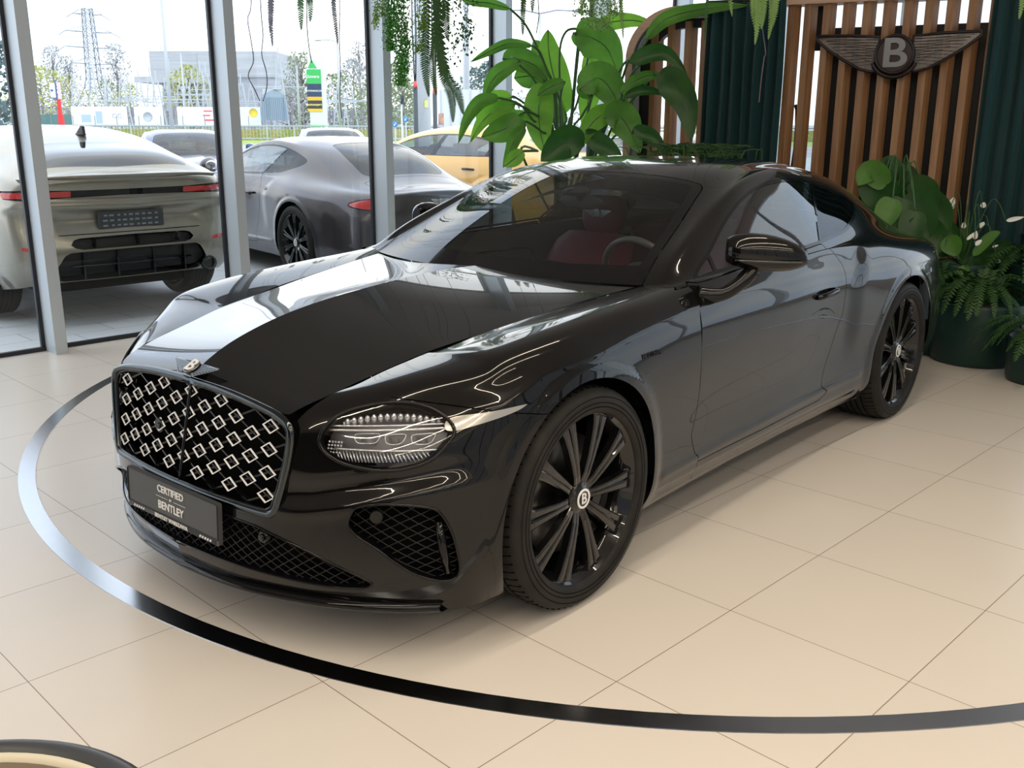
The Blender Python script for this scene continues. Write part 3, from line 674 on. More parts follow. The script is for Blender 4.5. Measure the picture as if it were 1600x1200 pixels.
    inner = [Vector((p.y*.975, (p.z-.61)*.95+.61)) for p in loop]; inn = np.array([(v.x, v.y) for v in inner])
    dms = []; la = MB(); PY, PZ = .163, .0345; hy, hz = .036, .0225
    cells = []
    for j in range(-1, 11):
        for i in range(-4, 5):
            y = (i+(.5 if j % 2 else 0))*PY; z = .466+j*PZ
            cells.append((y, z))
            if sdf(inn, np.array([[y, z]]))[0] < -.018: 
                c4 = [(y-hy, z), (y, z+hz), (y+hy, z), (y, z-hz)]; c4i = [(y-hy*.84, z), (y, z+hz*.84), (y+hy*.84, z), (y, z-hz*.84)]
                o_ = [Vector((gx(a, c_)+.008, a, c_)) for a, c_ in c4]; i_ = [Vector((gx(a, c_)+.008, a, c_)) for a, c_ in c4i]; bk = [p-Vector((.004, 0, 0)) for p in o_+i_]
                dm = MB(); dm.add(o_+i_+bk, [(k, (k+1) % 4, 4+(k+1) % 4, 4+k) for k in range(4)]+[(8+k, 8+(k+1) % 4, (k+1) % 4, k) for k in range(4)]+[(4+k, 4+(k+1) % 4, 12+(k+1) % 4, 12+k) for k in range(4)]); dms.append(dm)
    dg = MB()
    for (y, z) in cells:
        for sy in (1, -1):
            y2, z2 = y+sy*PY/2, z+PZ
            pts = [(y+(y2-y)*t_, z+(z2-z)*t_) for t_ in (.0, .25, .5, .75, 1)]
            pin = [q for q in pts if sdf(inn, np.array([q]))[0] < .004]
            if len(pin) > 1: la.bar(Vector((gx(*pin[0])-.004, *pin[0])), Vector((gx(*pin[-1])-.004, *pin[-1])), .006, .012, up=(1, 0, 0))
    la.build('grille_lattice', M_GLOSSBLK, fo); [q_.build('diamond_trim', M_SATIN, fo) for q_ in dms]
    b = MB(); pts = [(gx(0, z)+.010, 0, z) for z in np.linspace(.45, .775, 10)]; b.tube(pts, .0055, 8); b.build('grille_spine', M_GLOSSBLK, fo)
    b = MB(); b.box(.62, .735, -.50, .50, .33, .735); b.box(.50, .70, -.45, .45, .20, .34); b.build('grille_back', M_BACK, root)
    b = MB(); q = Vector((gx(-.16, .60)-.004, -.165, .60)); b.tube([q, q+Vector((.012, 0, 0))], .024, 20); b.tube([q, q+Vector((.017, 0, 0))], .010, 16); b.build('camera_lens', M_GLOSSBLK, fo)
    # winged badge on the bonnet nose
    winged_badge('nose_badge', frame((.803, 0, .8135), (0, 1, 0), (-.78, 0, .42)), .118, root, mt=mat('badge_steel', (.30, .32, .34), .25, metal=1.0), ml=M_WHITE)
    # number plate
    b = MB(); fm = frame((.926, 0, .389), (0, 1, 0), (-.05, 0, 1))
    b.prism(rpoly([(-.266, -.068), (.266, -.068), (.266, .068), (-.266, .068)], .008), -.014, 0, fm); pl = b.build('number_plate', M_PLATE, root)
    b = MB(); o4 = rpoly([(-.262, -.050), (.262, -.050), (.262, .064), (-.262, .064)], .006); b.tube([fm @ Vector((x, y, .001)) for x, y in o4], .0022, 6, closed=True); b.prism([(-.06, -.066), (.25, -.066), (.25, -.05), (-.06, -.05)], 0, .001, fm); b.build('plate_frame', M_MATBLK, pl)
    if detail:
        text('plate_text', 'CERTIFIED', .033, fm @ Matrix.Translation((0, .036, .0015)), M_WHITE, pl, bold=True)
        text('plate_text', 'BY', .012, fm @ Matrix.Translation((0, .010, .0015)), M_WHITE, pl)
        text('plate_text', 'BENTLEY', .037, fm @ Matrix.Translation((0, -.018, .0015)), M_WHITE, pl, bold=True)
        text('plate_text', 'BENTLEY WARSZAWA', .019, fm @ Matrix.Translation((0, -.0595, .0025)), M_WHITE, pl, bold=True)
        b = MB()
        for s_ in (-1, 1): b.box(s_*.052-.035, s_*.052+.035, .0094, .0106, .001, .0018, M=None)
        for v in range(len(b.v)): b.v[v] = tuple(fm @ Vector(b.v[v]))
        for s_ in (-1, 1):
            for k in range(5): b.prism([(s_*(.195)-.035+k*.014, -.064), (s_*.195-.027+k*.014, -.064), (s_*.195-.023+k*.014, -.056), (s_*.195-.031+k*.014, -.056)], .001, .0022, fm)
        b.build('plate_rule', M_WHITE, pl)
    # door handles, mirrors, badge script
    for sd in (1, -1):
        d_ = objs['door' if sd == 1 else 'door_r']; sv = lambda p: Vector((p[0], p[1]*sd, p[2]))
        b = MB(); hp = [outline3(bvU, [q], 'y', off=o_)[0][0] for q, o_ in (((-1.735, .812), .000), ((-1.76, .816), .022), ((-1.83, .820), .030), ((-1.91, .822), .024), ((-1.945, .822), .0))]
        b.tube([sv(p) for p in cr([tuple(p) for p in hp], 5)], [.009]+[.0125]*19+[.009], 10); b.build('door_handle', M_GLOSSBLK if not tint else paint, d_)
        b = MB(); b.ell(sv(outline3(bvU, [(-1.83, .812)], 'y', off=-.018)[0][0]), (.075, .022, .034), 20, 10); b.build('handle_recess', M_BACK, d_)
        # mirror
        mir = MB(); ax = Vector((-.66, .75*sd, -.03)).normalized(); n_ = Vector((.75, .66*sd, 0)); up = Vector((0, 0, 1)); c0 = sv((-1.005, 1.045, 1.082))
        if sd < 0: ax = Vector((-.97, -.22, -.03)).normalized(); n_ = Vector((.22, -.97, 0)); c0 = Vector((-1.26, -.985, 1.075))
        prof = [(-.150, .032, .050), (-.125, .052, .066), (-.08, .064, .078), (-.02, .068, .081), (.05, .062, .075), (.11, .048, .058), (.148, .028, .034), (.162, .010, .014)]
        rows = []
        for t_, w_, h_ in cr(prof, 4):
            row = []
            for k in range(28):
                a_ = 2*PI*k/28; cx, cz = math.cos(a_), math.sin(a_); px = w_*(abs(cx)**.85*np.sign(cx)); px = px if px > 0 else px*.55; pz = h_*(abs(cz)**.9*np.sign(cz)); pz = pz if pz > 0 else pz*.72
                row.append(c0+ax*t_+n_*px+up*(pz-.01*t_/.15))
            rows.append(row)
        mir.grid(rows, cv=True); mir.add(rows[0], [tuple(range(28))]); mir.add(rows[-1], [tuple(reversed(range(28)))]); mo = mir.build('wing_mirror', paint, root)
        b = MB(); b.tube(cr([tuple(sv(p)) for p in (((-.79, .885, .945), (-.84, .955, .945), (-.90, 1.00, .985), (-.955, 1.02, 1.03)) if sd > 0 else ((-.90, .925, .945), (-.96, .95, .955), (-1.06, .965, .99), (-1.14, .98, 1.03)))], 5), [.034, .033, .032, .031, .030]+[.027]*6+[.030]*5, 12); b.build('mirror_arm', M_GLOSSBLK, mo)
        b = MB(); row = []
        b.tube([c0+ax*t_+n_*(.070-.30*max(0, abs(t_)-.05)**1.25)+up*(-.014) for t_ in np.linspace(-.13, .14, 14)], .005, 8); b.build('mirror_indicator', M_DKCHROME, mo)
        b = MB(); b.ell(c0-n_*.036, (1, 1, 1), 24, 8, M=Matrix((ax*.125, up*.05, n_*.004)).transposed()); b.build('mirror_glass', M_CHROME, mo)
        if detail:
            q = outline3(bvF, [(-.36, .800)], 'y', off=.001)
            b_ = text('side_script', 'MULLINER', .026, frame(sv(q[0][0]), (-sd, 0, 0.0) if sd == 1 else (1, 0, 0), (0, 0, 1)), M_GLOSSBLK, root, ext=.002, bold=True)
    # underbody, wheel housings, cabin tub
    b = MB(); b.box(-3.3, .5, -.60, .60, .155, .24); b.box(-2.35, -.5, -.86, .86, .17, .24); b.build('underbody', M_BACK, root)
    for x in (0, -2.851):
        for sd in (1, -1):
            b = MB(); b.lathe([(.02, sd*.60), (.44, sd*.60), (.44, sd*.90)] if sd == 1 else [(.44, sd*.90), (.44, sd*.60), (.02, sd*.60)], 40, 'y', c=(x, 0, .40), a0=-.3, a1=PI+.3); b.build('wheel_housing', M_BACK, root)
    b = MB(); o4 = [(-.62, .70), (-.80, .80), (-2.6, .70), (-2.75, .45)]
    b.box(-3.0, -.60, -.80, .80, .24, .30); b.build('cabin_floor', M_CAB, root)
    b = MB(); rows = []
    for y in np.linspace(-.80, .80, 25):
        k = (y/.8)**2; bulge = .03*math.exp(-((y-.37)/.2)**2)
        rows.append([(-.56-.16*k, y, .955), (-.70-.1*k, y, .965+bulge*.3), (-.88-.08*k, y, .965+bulge), (-.98-.08*k, y, .945+bulge), (-1.02-.07*k, y, .88), (-1.0-.06*k, y, .70), (-.9, y, .5)])
    b.grid(rows); dash = b.build('dashboard', M_CAB, root)
    b = MB(); b.tube([(-1.02-.07*(y/.8)**2, y, .90) for y in np.linspace(-.75, .75, 20)], .006, 6); b.tube([(-1.03, .25*math.cos(a_)*.55, .80+.07*math.sin(a_)) for a_ in np.linspace(0, 2*PI, 24)], .005, 6); b.build('dashboard_trim', M_DKCHROME, dash)
    for sd in (1, -1):                                          # door inners
        b = MB(); rows = []
        for x in np.linspace(-.85, -2.5, 16): rows.append([(x, sd*.84, 1.0), (x, sd*.76, .97), (x, sd*.75, .80), (x, sd*.70, .74), (x, sd*.72, .68), (x, sd*.74, .3)])
        b.grid(rows); dc = b.build('door_card', M_CAB, root)
        b = MB(); b.tube(cr([(-1.0, sd*.735, .90), (-1.5, sd*.725, .905), (-1.72, sd*.725, .895), (-1.78, sd*.725, .85), (-1.74, sd*.725, .79)], 5), .006, 6); b.build('door_card_trim', M_DKCHROME, dc)
    b = MB(); b.box(-2.75, -2.2, -.6, .6, .3, .62); b.box(-2.95, -2.55, -.62, .62, .5, .98); b.build('rear_bench', M_WINE if not tint else M_CAB, root, bevel=.05)
    for sd in (1, -1):
        b = MB(); P_ = lambda rows, sc: [[Vector((x+.0, sd*.37+y*w_, z)) for y in np.linspace(-1, 1, 9)] for x, w_, z in rows]
        bb = []
        for (x, w_, z, th) in ((-1.62, .24, .60, .07), (-1.72, .265, .72, .075), (-1.80, .27, .84, .07), (-1.87, .25, .94, .06), (-1.91, .20, .985, .05)):
            bb.append([Vector((x+th*math.cos(a_)*1.0, sd*.37+w_*np.sign(math.sin(a_))*abs(math.sin(a_))**.55, z+.3*th*math.cos(a_))) for a_ in np.linspace(0, 2*PI, 28, endpoint=False)])
        b.grid(bb, cv=True); b.add(bb[-1], [tuple(range(28))]); se = b.build('front_seat', M_WINE if not tint else M_CAB, root)
        b = MB(); cu = []
        for (x, w_, z) in ((-1.18, .22, .50), (-1.14, .24, .56), (-1.2, .25, .60), (-1.45, .25, .60), (-1.66, .24, .58)):
            cu.append([Vector((x, sd*.37+w_*u_, z-.05*u_**4)) for u_ in np.linspace(-1, 1, 11)])
        b.grid(cu); b.box(-1.66, -1.2, sd*.37-.22, sd*.37+.22, .32, .56); b.build('seat_cushion', M_WINE if not tint else M_CAB, se)
        b = MB(); hr = []
        for (z, w_, th) in ((.99, .09, .035), (1.01, .12, .05), (1.06, .135, .058), (1.12, .135, .06), (1.165, .12, .052), (1.185, .08, .03)):
            hr.append([Vector((-1.955+.10*(1.1-z)+th*np.sign(math.cos(a_))*abs(math.cos(a_))**.7, sd*.37+w_*np.sign(math.sin(a_))*abs(math.sin(a_))**.7, z)) for a_ in np.linspace(0, 2*PI, 24, endpoint=False)])
        b.grid(hr, cv=True); b.add(hr[-1], [tuple(range(24))]); b.build('headrest', M_WINE if not tint else M_CAB, se)
        if detail: winged_badge('headrest_emblem', frame((-1.892, sd*.37, 1.10), (0, 1, 0), (0, 0, 1)), .085, root, flat=True)
    b = MB(); cst = Vector((-1.17, .37, .925)); fw = frame(cst, (0, 1, 0), (.35, 0, 1))
    b.tube([fw @ Vector((.175*math.cos(a_), .165*math.sin(a_), 0)) for a_ in np.linspace(0, 2*PI, 36, endpoint=False)], .015, 10, closed=True); sw = b.build('steering_wheel', mat('wheel_leather', (.10, .095, .09), .35), root)
    b = MB(); b.ell(cst, (.03, .07, .055), 16, 8); b.bar(cst, fw @ Vector((.16, 0, 0)), .03, .012); b.bar(cst, fw @ Vector((-.16, 0, 0)), .03, .012); b.bar(cst, fw @ Vector((0, -.15, 0)), .03, .012); b.tube([cst, cst+Vector((.18, 0, -.06))], .035, 12); b.build('wheel_hub', M_CAB, sw)
    b = MB(); b.ell((-1.20, 0, 1.262), (.075, .060, .022), 20, 8); b.ell((-1.235, 0, 1.215), (.014, .125, .036), 24, 8); b.tube([(-1.2, 0, 1.25), (-1.235, 0, 1.215)], .01, 8); b.build('rear_view_mirror', M_MATBLK, root)
    b = MB()
    rows = [[(x, y, np.interp(x, [-2.6, -2.2, -1.9, -1.6, -1.45], [1.30, 1.35, 1.365, 1.345, 1.31])-.03-.10*(y/.56)**2-.02) for y in np.linspace(-.56, .56, 12)] for x in np.linspace(-1.45, -2.6, 10)]
    b.grid(rows); b.build('headlining', M_CAB, root)
    # wheels
    w0 = coupe_wheel(root)
    for x, sd, r in ((0, 1, .376), (0, -1, .376), (-2.851, 1, .374), (-2.851, -1, .374)):
        if (x, sd) == (0, 1): o = w0; 
        else: o = copy_tree(w0, root)
        o.location = (x, sd*(.836 if x == 0 else .848), r); o.rotation_euler = (0, .35*(x != 0)-.02, 0 if sd == 1 else PI)
    # rear details
    b = MB()
    for sd in (1, -1): o, _ = outline3(bvU, [(.52, .30)], '-x'); b.tube([(-3.90, sd*.60, .31), (-3.99, sd*.60, .31)], .055, 20)
    b.build('exhaust_pipe', M_CHROME, root) if False else None
    for sd in (1, -1):
        b = MB(); b.lathe([(.045, .0), (.060, .0), (.060, -.10), (.045, -.10)], 28, 'x', c=(-3.90, sd*.60, .315), close=True); b.build('exhaust_pipe', M_CHROME, root)
    b = MB()
    o, n = outline3(bvU, [(.0, .66)], '-x', off=.004); p0 = o[0]; b.box(p0.x-.006, p0.x, -.26, .26, .585, .70); b.build('rear_plate', M_PLATE if detail else M_WHITE, root)
    b = MB(); b.box(-3.99, -3.90, -.55, .55, .27, .36); b.build('rear_diffuser', M_MATBLK, root)
    winged_badge('boot_badge', frame((-4.024, 0, .82), (0, -1, 0), (0, 0, 1)), .10, root, flat=True)
    return root
def b_outline(k=1.0):
    return None
def winged_badge(name, M, hw, parent, flat=False, mt=None, mb=None, ml=None):
    """a round letter medallion between two outstretched feathered wings; half width hw, drawn in M's xy plane"""
    b = MB(); s = hw/.5
    for sd in (1, -1):
        n = 9
        for k in range(n):
            t = k/(n-1); x1 = .5-.33*t; y1 = .055-.20*t; y0 = .055-.145*t*1.15; x0 = .10
            q = [(x0, y0), (x1, .065-.19*t if k else .075), (x1+.012, .065-.19*t-.014), (x0, y0-.010)]
            q = [(sd*x*s, y*s) for x, y in q]
            if sd < 0: q = q[::-1]
            b.prism(q, 0, .006*s*5, M)
        ed = [(sd*x*s, y*s) for x, y in ((.09, .075), (.5, .085), (.505, .065), (.18, -.145), (.10, -.13))]
        b.tube([M @ Vector((x, y, .01*s*2)) for x, y in ed], .006*s*1.3, 6)
    o = b.build(name, mt or M_CHROME, parent)
    b = MB(); b.prism([(.115*s*math.cos(a), .115*s*math.sin(a)-.015*s) for a in np.linspace(0, 2*PI, 28, endpoint=False)], -.01*s, .05*s, M); b.build('medallion', mb or M_GLOSSBLK, o)
    b = MB(); b.tube([M @ Vector((.115*s*math.cos(a), .115*s*math.sin(a)-.015*s, .045*s)) for a in np.linspace(0, 2*PI, 28, endpoint=False)], .009*s, 6, closed=True); b.build('medallion_ring', mt or M_CHROME, o)
    text('letter', 'B', .29*s, M @ Matrix.Translation((0, -.015*s, .055*s)), ml or mt or M_CHROME, o, ext=.012*s, bold=True)
    return o
def coupe_wheel(parent):
    """22-inch style ten-spoke wheel, axis along y, outer face at +y; origin at the wheel centre"""
    R, RR_ = .376, .290
    root = bpy.data.objects.new('wheel', None); COL.objects.link(root); root.parent = parent; root.empty_display_size = .1
    w = .1375
    b = MB(); prof = [(.287, .118), (.292, .130), (.305, .1365), (.330, .1385), (.350, .134), (.364, .124), (.372, .108), (R, .085), (R, .03), (R, -.03), (R, -.085), (.372, -.108), (.364, -.124), (.345, -.136), (.305, -.137), (.287, -.12)]
    prof = [tuple(p) for p in cr(prof, 2)]; b.lathe(prof, 96, 'y'); ty = b.build('tyre', M_TYRE, root)
    b = MB()                                                     # tread sipes and sidewall ribs
    for k in range(72):
        a = 2*PI*k/72
        for y0, y1 in ((.058, .112), (-.112, -.058)):
            for j in range(1):
                e = .012 if y0 > 0 else -.012
                c0 = Vector((math.cos(a)*(R+.0008), y0, math.sin(a)*(R+.0008))); c1 = Vector((math.cos(a+e*3)*(R-.003), y1, math.sin(a+e*3)*(R-.003))); b.bar(c0, c1, .0035, .003, up=(math.cos(a), 0, math.sin(a)))
    for r_ in (.312, .326, .345): b.lathe([(r_-.0012, .1392), (r_+.0012, .1394)], 96, 'y')
    for y in (-.05, -.017, .017, .05): b.lathe([(R+.0006, y-.004), (R+.0006, y+.004)], 96, 'y')
    b.build('tread_groove', M_BACK, root)
    b = MB(); b.lathe([(.270, .09), (.288, .122), (.297, .130), (.302, .127), (.300, .118), (.287, .116), (.272, .08), (.262, .0), (.262, -.10), (.285, -.13), (.285, -.135), (.258, -.10), (.258, .08)], 80, 'y', close=True); ri = b.build('rim', M_RIM, root)
    b = MB()
    for k in range(10):
        a = 2*PI*k/10; ca, sa = math.cos(a), math.sin(a)
        def P(r, t, y, tw=0): return Vector((ca*r-sa*t, y, sa*r+ca*t))
        # spoke: pair of blades joined at the hub with a sunk channel
        for s_ in (1, -1):
            rows = []
            for r, off, hw_, y in ((.050, .0075, .0095, .100), (.085, .0080, .0085, .108), (.14, .0100, .0095, .112), (.20, .0135, .0115, .114), (.25, .0170, .0145, .114), (.278, .0200, .019, .112), (.288, .0215, .022, .108)):
                o_ = s_*off
                rows.append([P(r, o_-hw_, y-.030), P(r, o_-hw_, y-.004), P(r, o_-hw_*.6, y), P(r, o_+hw_*.6, y), P(r, o_+hw_, y-.004), P(r, o_+hw_, y-.030)])
            b.grid(rows, smooth=False)
        rows = [[P(r, -hw_, y), P(r, hw_, y)] for r, hw_, y in ((.05, .012, .098), (.12, .012, .106), (.2, .018, .107), (.28, .022, .104))]
        b.grid(rows, smooth=False)
    b.build('spokes', M_RIM, root)
    b = MB(); b.lathe([(0, .112), (.030, .112), (.036, .108), (.050, .104), (.058, .096), (.062, .070), (.062, .02)], 40, 'y')
    for k in range(5):
        a = 2*PI*(k+.5)/5; b.tube([(.047*math.cos(a), .098, .047*math.sin(a)), (.047*math.cos(a), .106, .047*math.sin(a))], .006, 8)
    b.build('hub', M_RIM, root)
    b = MB(); b.lathe([(0, .1150), (.030, .1150), (.033, .1135)], 40, 'y'); cap = b.build('centre_cap', mat('cap_black', (.015, .015, .015), .3), root)
    b = MB(); b.lathe([(.026, .1158), (.034, .1158), (.034, .112), (.026, .112)], 40, 'y', close=True); b.build('cap_ring', M_SATIN, root)
    text('cap_letter', 'B', .052, frame((0, .1163, 0), (-1, 0, 0), (0, 0, 1)), M_WHITE, root, bold=True)
    b = MB(); b.lathe([(.06, .030), (.205, .030), (.205, .0), (.06, 0)], 60, 'y', close=True); b.build('brake_disc', M_DISC, root)
    b = MB(); rows = []
    for a in np.linspace(PI*.84, PI*1.30, 14):
        rows.append([(math.cos(a)*r, y, math.sin(a)*r) for r, y in ((.135, .062), (.225, .062), (.235, .05), (.235, -.02), (.135, -.02), (.135, .062))])
    b.grid(rows, smooth=False); ca_ = b.build('brake_caliper', M_GLOSSBLK, root)
    b = MB(); b.lathe([(.02, -.11), (.27, -.11)], 40, 'y'); b.build('wheel_backing', M_BACK, root)
    return root
CAR = coupe('coupe', 'gloss black two-door coupe parked on the ringed showroom floor, certified plate at front')
CAR.rotation_euler = (0, 0, TH)
# ---------------------------------------------------------------- pixel -> point helpers (D = distance along the view axis)
_ci = cam_o.matrix_world.copy()
def at(px, py, D):
    return _ci @ Vector(((px-800)/1522.72159*D, (600-py)/1522.72159*D, -D))
def at_y(px, py, y):
    a = _ci.translation; d = at(px, py, 1)-a; return a+d*((y-a.y)/d.y)
# ---------------------------------------------------------------- the room
def floor_mat():
    m = bpy.data.materials.new('beige_floor_tiles'); m.use_nodes = True; t = m.node_tree; L = t.links.new; b = t.nodes['Principled BSDF']
    g = t.nodes.new('ShaderNodeNewGeometry'); sp = t.nodes.new('ShaderNodeSeparateXYZ'); L(g.outputs['Position'], sp.inputs[0])
    def mth(op, a, b_=None, c=None):
        n = t.nodes.new('ShaderNodeMath'); n.operation = op
        for i, v in enumerate((a, b_, c)):
            if v is None: continue
            if hasattr(v, 'is_output'): L(v, n.inputs[i])
            else: n.inputs[i].default_value = v
        return n.outputs[0]
    ds = []
    ids = []
    for ax, o in (('X', -.38), ('Y', 1.335)):
        u = mth('DIVIDE', mth('SUBTRACT', sp.outputs[ax], o), .603); fr = mth('FRACT', u); ids.append(mth('FLOOR', u))
        ds.append(mth('MINIMUM', fr, mth('SUBTRACT', 1.0, fr)))
    d = mth('MINIMUM', *ds); ln = mth('SMOOTH_MIN', 1, 1) if False else mth('LESS_THAN', d, .0024)
    wn = t.nodes.new('ShaderNodeTexWhiteNoise'); wn.noise_dimensions = '2D'; cb = t.nodes.new('ShaderNodeCombineXYZ'); L(ids[0], cb.inputs[0]); L(ids[1], cb.inputs[1]); L(cb.outputs[0], wn.inputs['Vector'])
    no = t.nodes.new('ShaderNodeTexNoise'); no.inputs['Scale'].default_value = 3.0; no.inputs['Detail'].default_value = 6; L(g.outputs['Position'], no.inputs['Vector'])
    v = mth('ADD', mth('MULTIPLY', wn.outputs['Value'], .03), mth('MULTIPLY', no.outputs['Fac'], .05))
    hs = t.nodes.new('ShaderNodeHueSaturation'); hs.inputs['Color'].default_value = (.69, .645, .585, 1); L(mth('ADD', v, .955), hs.inputs['Value'])
    mx = t.nodes.new('ShaderNodeMix'); mx.data_type = 'RGBA'; L(ln, mx.inputs['Factor']); L(hs.outputs[0], mx.inputs['A']); mx.inputs['B'].default_value = (.24, .19, .14, 1)
    L(mx.outputs['Result'], b.inputs['Base Color']); b.inputs['Roughness'].default_value = .30; b.inputs['Specular IOR Level'].default_value = .35
    bp = t.nodes.new('ShaderNodeBump'); bp.inputs['Strength'].default_value = .25; bp.inputs['Distance'].default_value = .002; L(mth('SUBTRACT', 1.0, ln), bp.inputs['Height']); L(bp.outputs[0], b.inputs['Normal'])
    return m
X0, X1, Y0, Y1, ZC_ = -9.0, 12.0, -4.16, 7.4, 4.25
def struct(name, mb, m, **k): return tag(mb.build(name, m, **k), kind='structure')
M_WALL = mat('pale_plaster', (.62, .62, .60), .8); M_CEIL = mat('ceiling_panels', (.52, .47, .44), .9); M_ALU = mat('grey_aluminium', (.55, .62, .68), .42, metal=.25); M_ALUD = mat('grey_beige_aluminium', (.46, .44, .42), .5); M_GASK = mat('black_gasket', (.018, .022, .032), .5)
b = MB(); b.box(X0, X1, -4.2, Y1, -.05, 0); struct('floor', b, floor_mat())
b = MB(); b.box(X0, X1, -4.2, Y1, ZC_, ZC_+.05); struct('ceiling', b, M_CEIL)
b = MB(); b.box(X0, X1, Y1, Y1+.1, 0, .9); b.box(X0, X1, Y1, Y1+.1, 3.2, ZC_); struct('wall_back', b, M_WALL)
b = MB(); b.box(X1, X1+.1, -4.2, Y1, 0, ZC_); struct('wall_right', b, mat('dark_wall', (.06, .055, .05), .8))
b = MB(); b.box(X0-.1, X0, -4.2, Y1, 0, .3); b.box(X0-.1, X0, -4.2, Y1, 3.9, ZC_); struct('wall_left', b, M_WALL)
b = MB(); b.box(X0, X1, -4.20, -4.13, 3.75, ZC_); struct('wall_front', b, mat('brown_grey_bulkhead', (.36, .32, .30), .8))
M_PANE = glass('facade_glass', (.93, .965, .965), refl=.9)
M_FROST = glass('pale_tinted_glass', (.50, .55, .57), refl=.6)
nw = 0
MX = [-.265-1.4625*k for k in range(-8, 6)]
for k, x in enumerate(MX):
    xa = MX[k-1] if k else X1
    nw += 1
    g = MB(); g.add([(xa-.04, -4.16, .02), (x+.04, -4.16, .02), (x+.04, -4.16, 3.75), (xa-.04, -4.16, 3.75)], [(0, 1, 2, 3)]); go = struct('window_%d' % nw, g, M_PANE)
    b = MB(); b.box(x-.040, x+.040, -4.145, -3.965, 0, ZC_); b.build('mullion', [M_ALU], go)
    b = MB(); b.box(x-.0415, x-.0395, -4.145, -3.965, 0, ZC_); b.build('mullion_side', M_ALUD, go)
    b = MB(); b.box(x+.040, x+.066, -4.175, -4.145, 0, ZC_); b.box(x-.066, x-.040, -4.175, -4.145, 0, ZC_); b.box(x+.04, xa-.04, -4.175, -4.14, .0, .028); b.box(x+.04, xa-.04, -4.175, -4.14, 3.70, 3.75); b.build('gasket', M_GASK, go)
nw += 1
g = MB(); g.add([(MX[-1]-.04, -4.16, .02), (X0, -4.16, .02), (X0, -4.16, 3.75), (MX[-1]-.04, -4.16, 3.75)], [(0, 1, 2, 3)]); struct('window_%d' % nw, g, M_PANE)
nw += 1
g = MB(); g.add([(X0-.02, -4.2, .3), (X0-.02, Y1, .3), (X0-.02, Y1, 3.9), (X0-.02, -4.2, 3.9)], [(0, 1, 2, 3)]); go = struct('window_%d' % nw, g, M_FROST)
b = MB()
for k in range(8): y = -3.6+1.5*k; b.box(X0-.02, X0+.05, y-.03, y+.03, .3, 3.9)
b.build('mullion', M_ALU, go)
nw += 1
g = MB(); g.add([(X0, Y1+.05, .9), (X1, Y1+.05, .9), (X1, Y1+.05, 3.2), (X0, Y1+.05, 3.2)], [(0, 1, 2, 3)]); go = struct('window_%d' % nw, g, glass('back_glass', (.17, .165, .16), refl=.6))
b = MB()
for k in range(11): x = X0+1.4*k; b.box(x-.05, x+.05, Y1-.02, Y1+.08, .9, 3.2)
b.build('mullion', M_GASK, go)
# ring let into the floor
b = MB(); RC = c2w(-2.30822697, -.33522071); b.lathe([(3.245, 0.0), (3.246, .0025), (3.318, .0025), (3.319, 0.0)], 180, 'z', c=(RC.x, RC.y, 0), smooth=False); struct('trim_1', b, mat('brushed_steel_inlay', (.42, .43, .45), .20, metal=1.0))
# ceiling light lines: black channel carried by each lamp
for i, (x0, y0, x1, y1, z, lo) in enumerate(LINES):
    b = MB(); b.box(x0, x1, y0-.03, y0+.03, z, z+.07); h = b.build('linear_pendant', M_MATBLK); tag(h, 'long black linear ceiling light, %s from the window wall' % ('nearest', 'second', 'third', 'farthest')[i], 'ceiling light', 'linear ceiling lights')
    w = MB()
    for k in range(5): xx = x0+.4+(x1-x0-.8)*k/4; w.tube([(xx, y0, z+.07), (xx, y0, ZC_)], .004, 5)
    w.build('suspension_wire', M_MATBLK, h)
    lo.parent = h
# ---------------------------------------------------------------- foliage helpers
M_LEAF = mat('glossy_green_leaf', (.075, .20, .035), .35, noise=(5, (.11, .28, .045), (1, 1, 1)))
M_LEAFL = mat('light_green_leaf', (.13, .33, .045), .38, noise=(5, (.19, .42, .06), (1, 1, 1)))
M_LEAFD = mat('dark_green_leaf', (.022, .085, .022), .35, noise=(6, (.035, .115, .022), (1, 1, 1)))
M_STEM = mat('leaf_stalk', (.05, .13, .04), .5)
for _m in (M_LEAF, M_LEAFL, M_LEAFD):        # leaves pass some light
    _b = _m.node_tree.nodes['Principled BSDF']; _t = _m.node_tree; _o = [n for n in _t.nodes if n.type == 'OUTPUT_MATERIAL'][0]
    _tr = _t.nodes.new('ShaderNodeBsdfTranslucent'); _ms = _t.nodes.new('ShaderNodeMixShader'); _ms.inputs[0].default_value = .38
    _mix = [n for n in _t.nodes if n.type == 'MIX'][0]; _hs = _t.nodes.new('ShaderNodeHueSaturation'); _hs.inputs['Value'].default_value = 1.9; _hs.inputs['Saturation'].default_value = 1.05
    _t.links.new(_mix.outputs['Result'], _hs.inputs['Color']); _t.links.new(_hs.outputs[0], _tr.inputs[0]); _t.links.new(_b.outputs[0], _ms.inputs[1]); _t.links.new(_tr.outputs[0], _ms.inputs[2]); _t.links.new(_ms.outputs[0], _o.inputs[0])
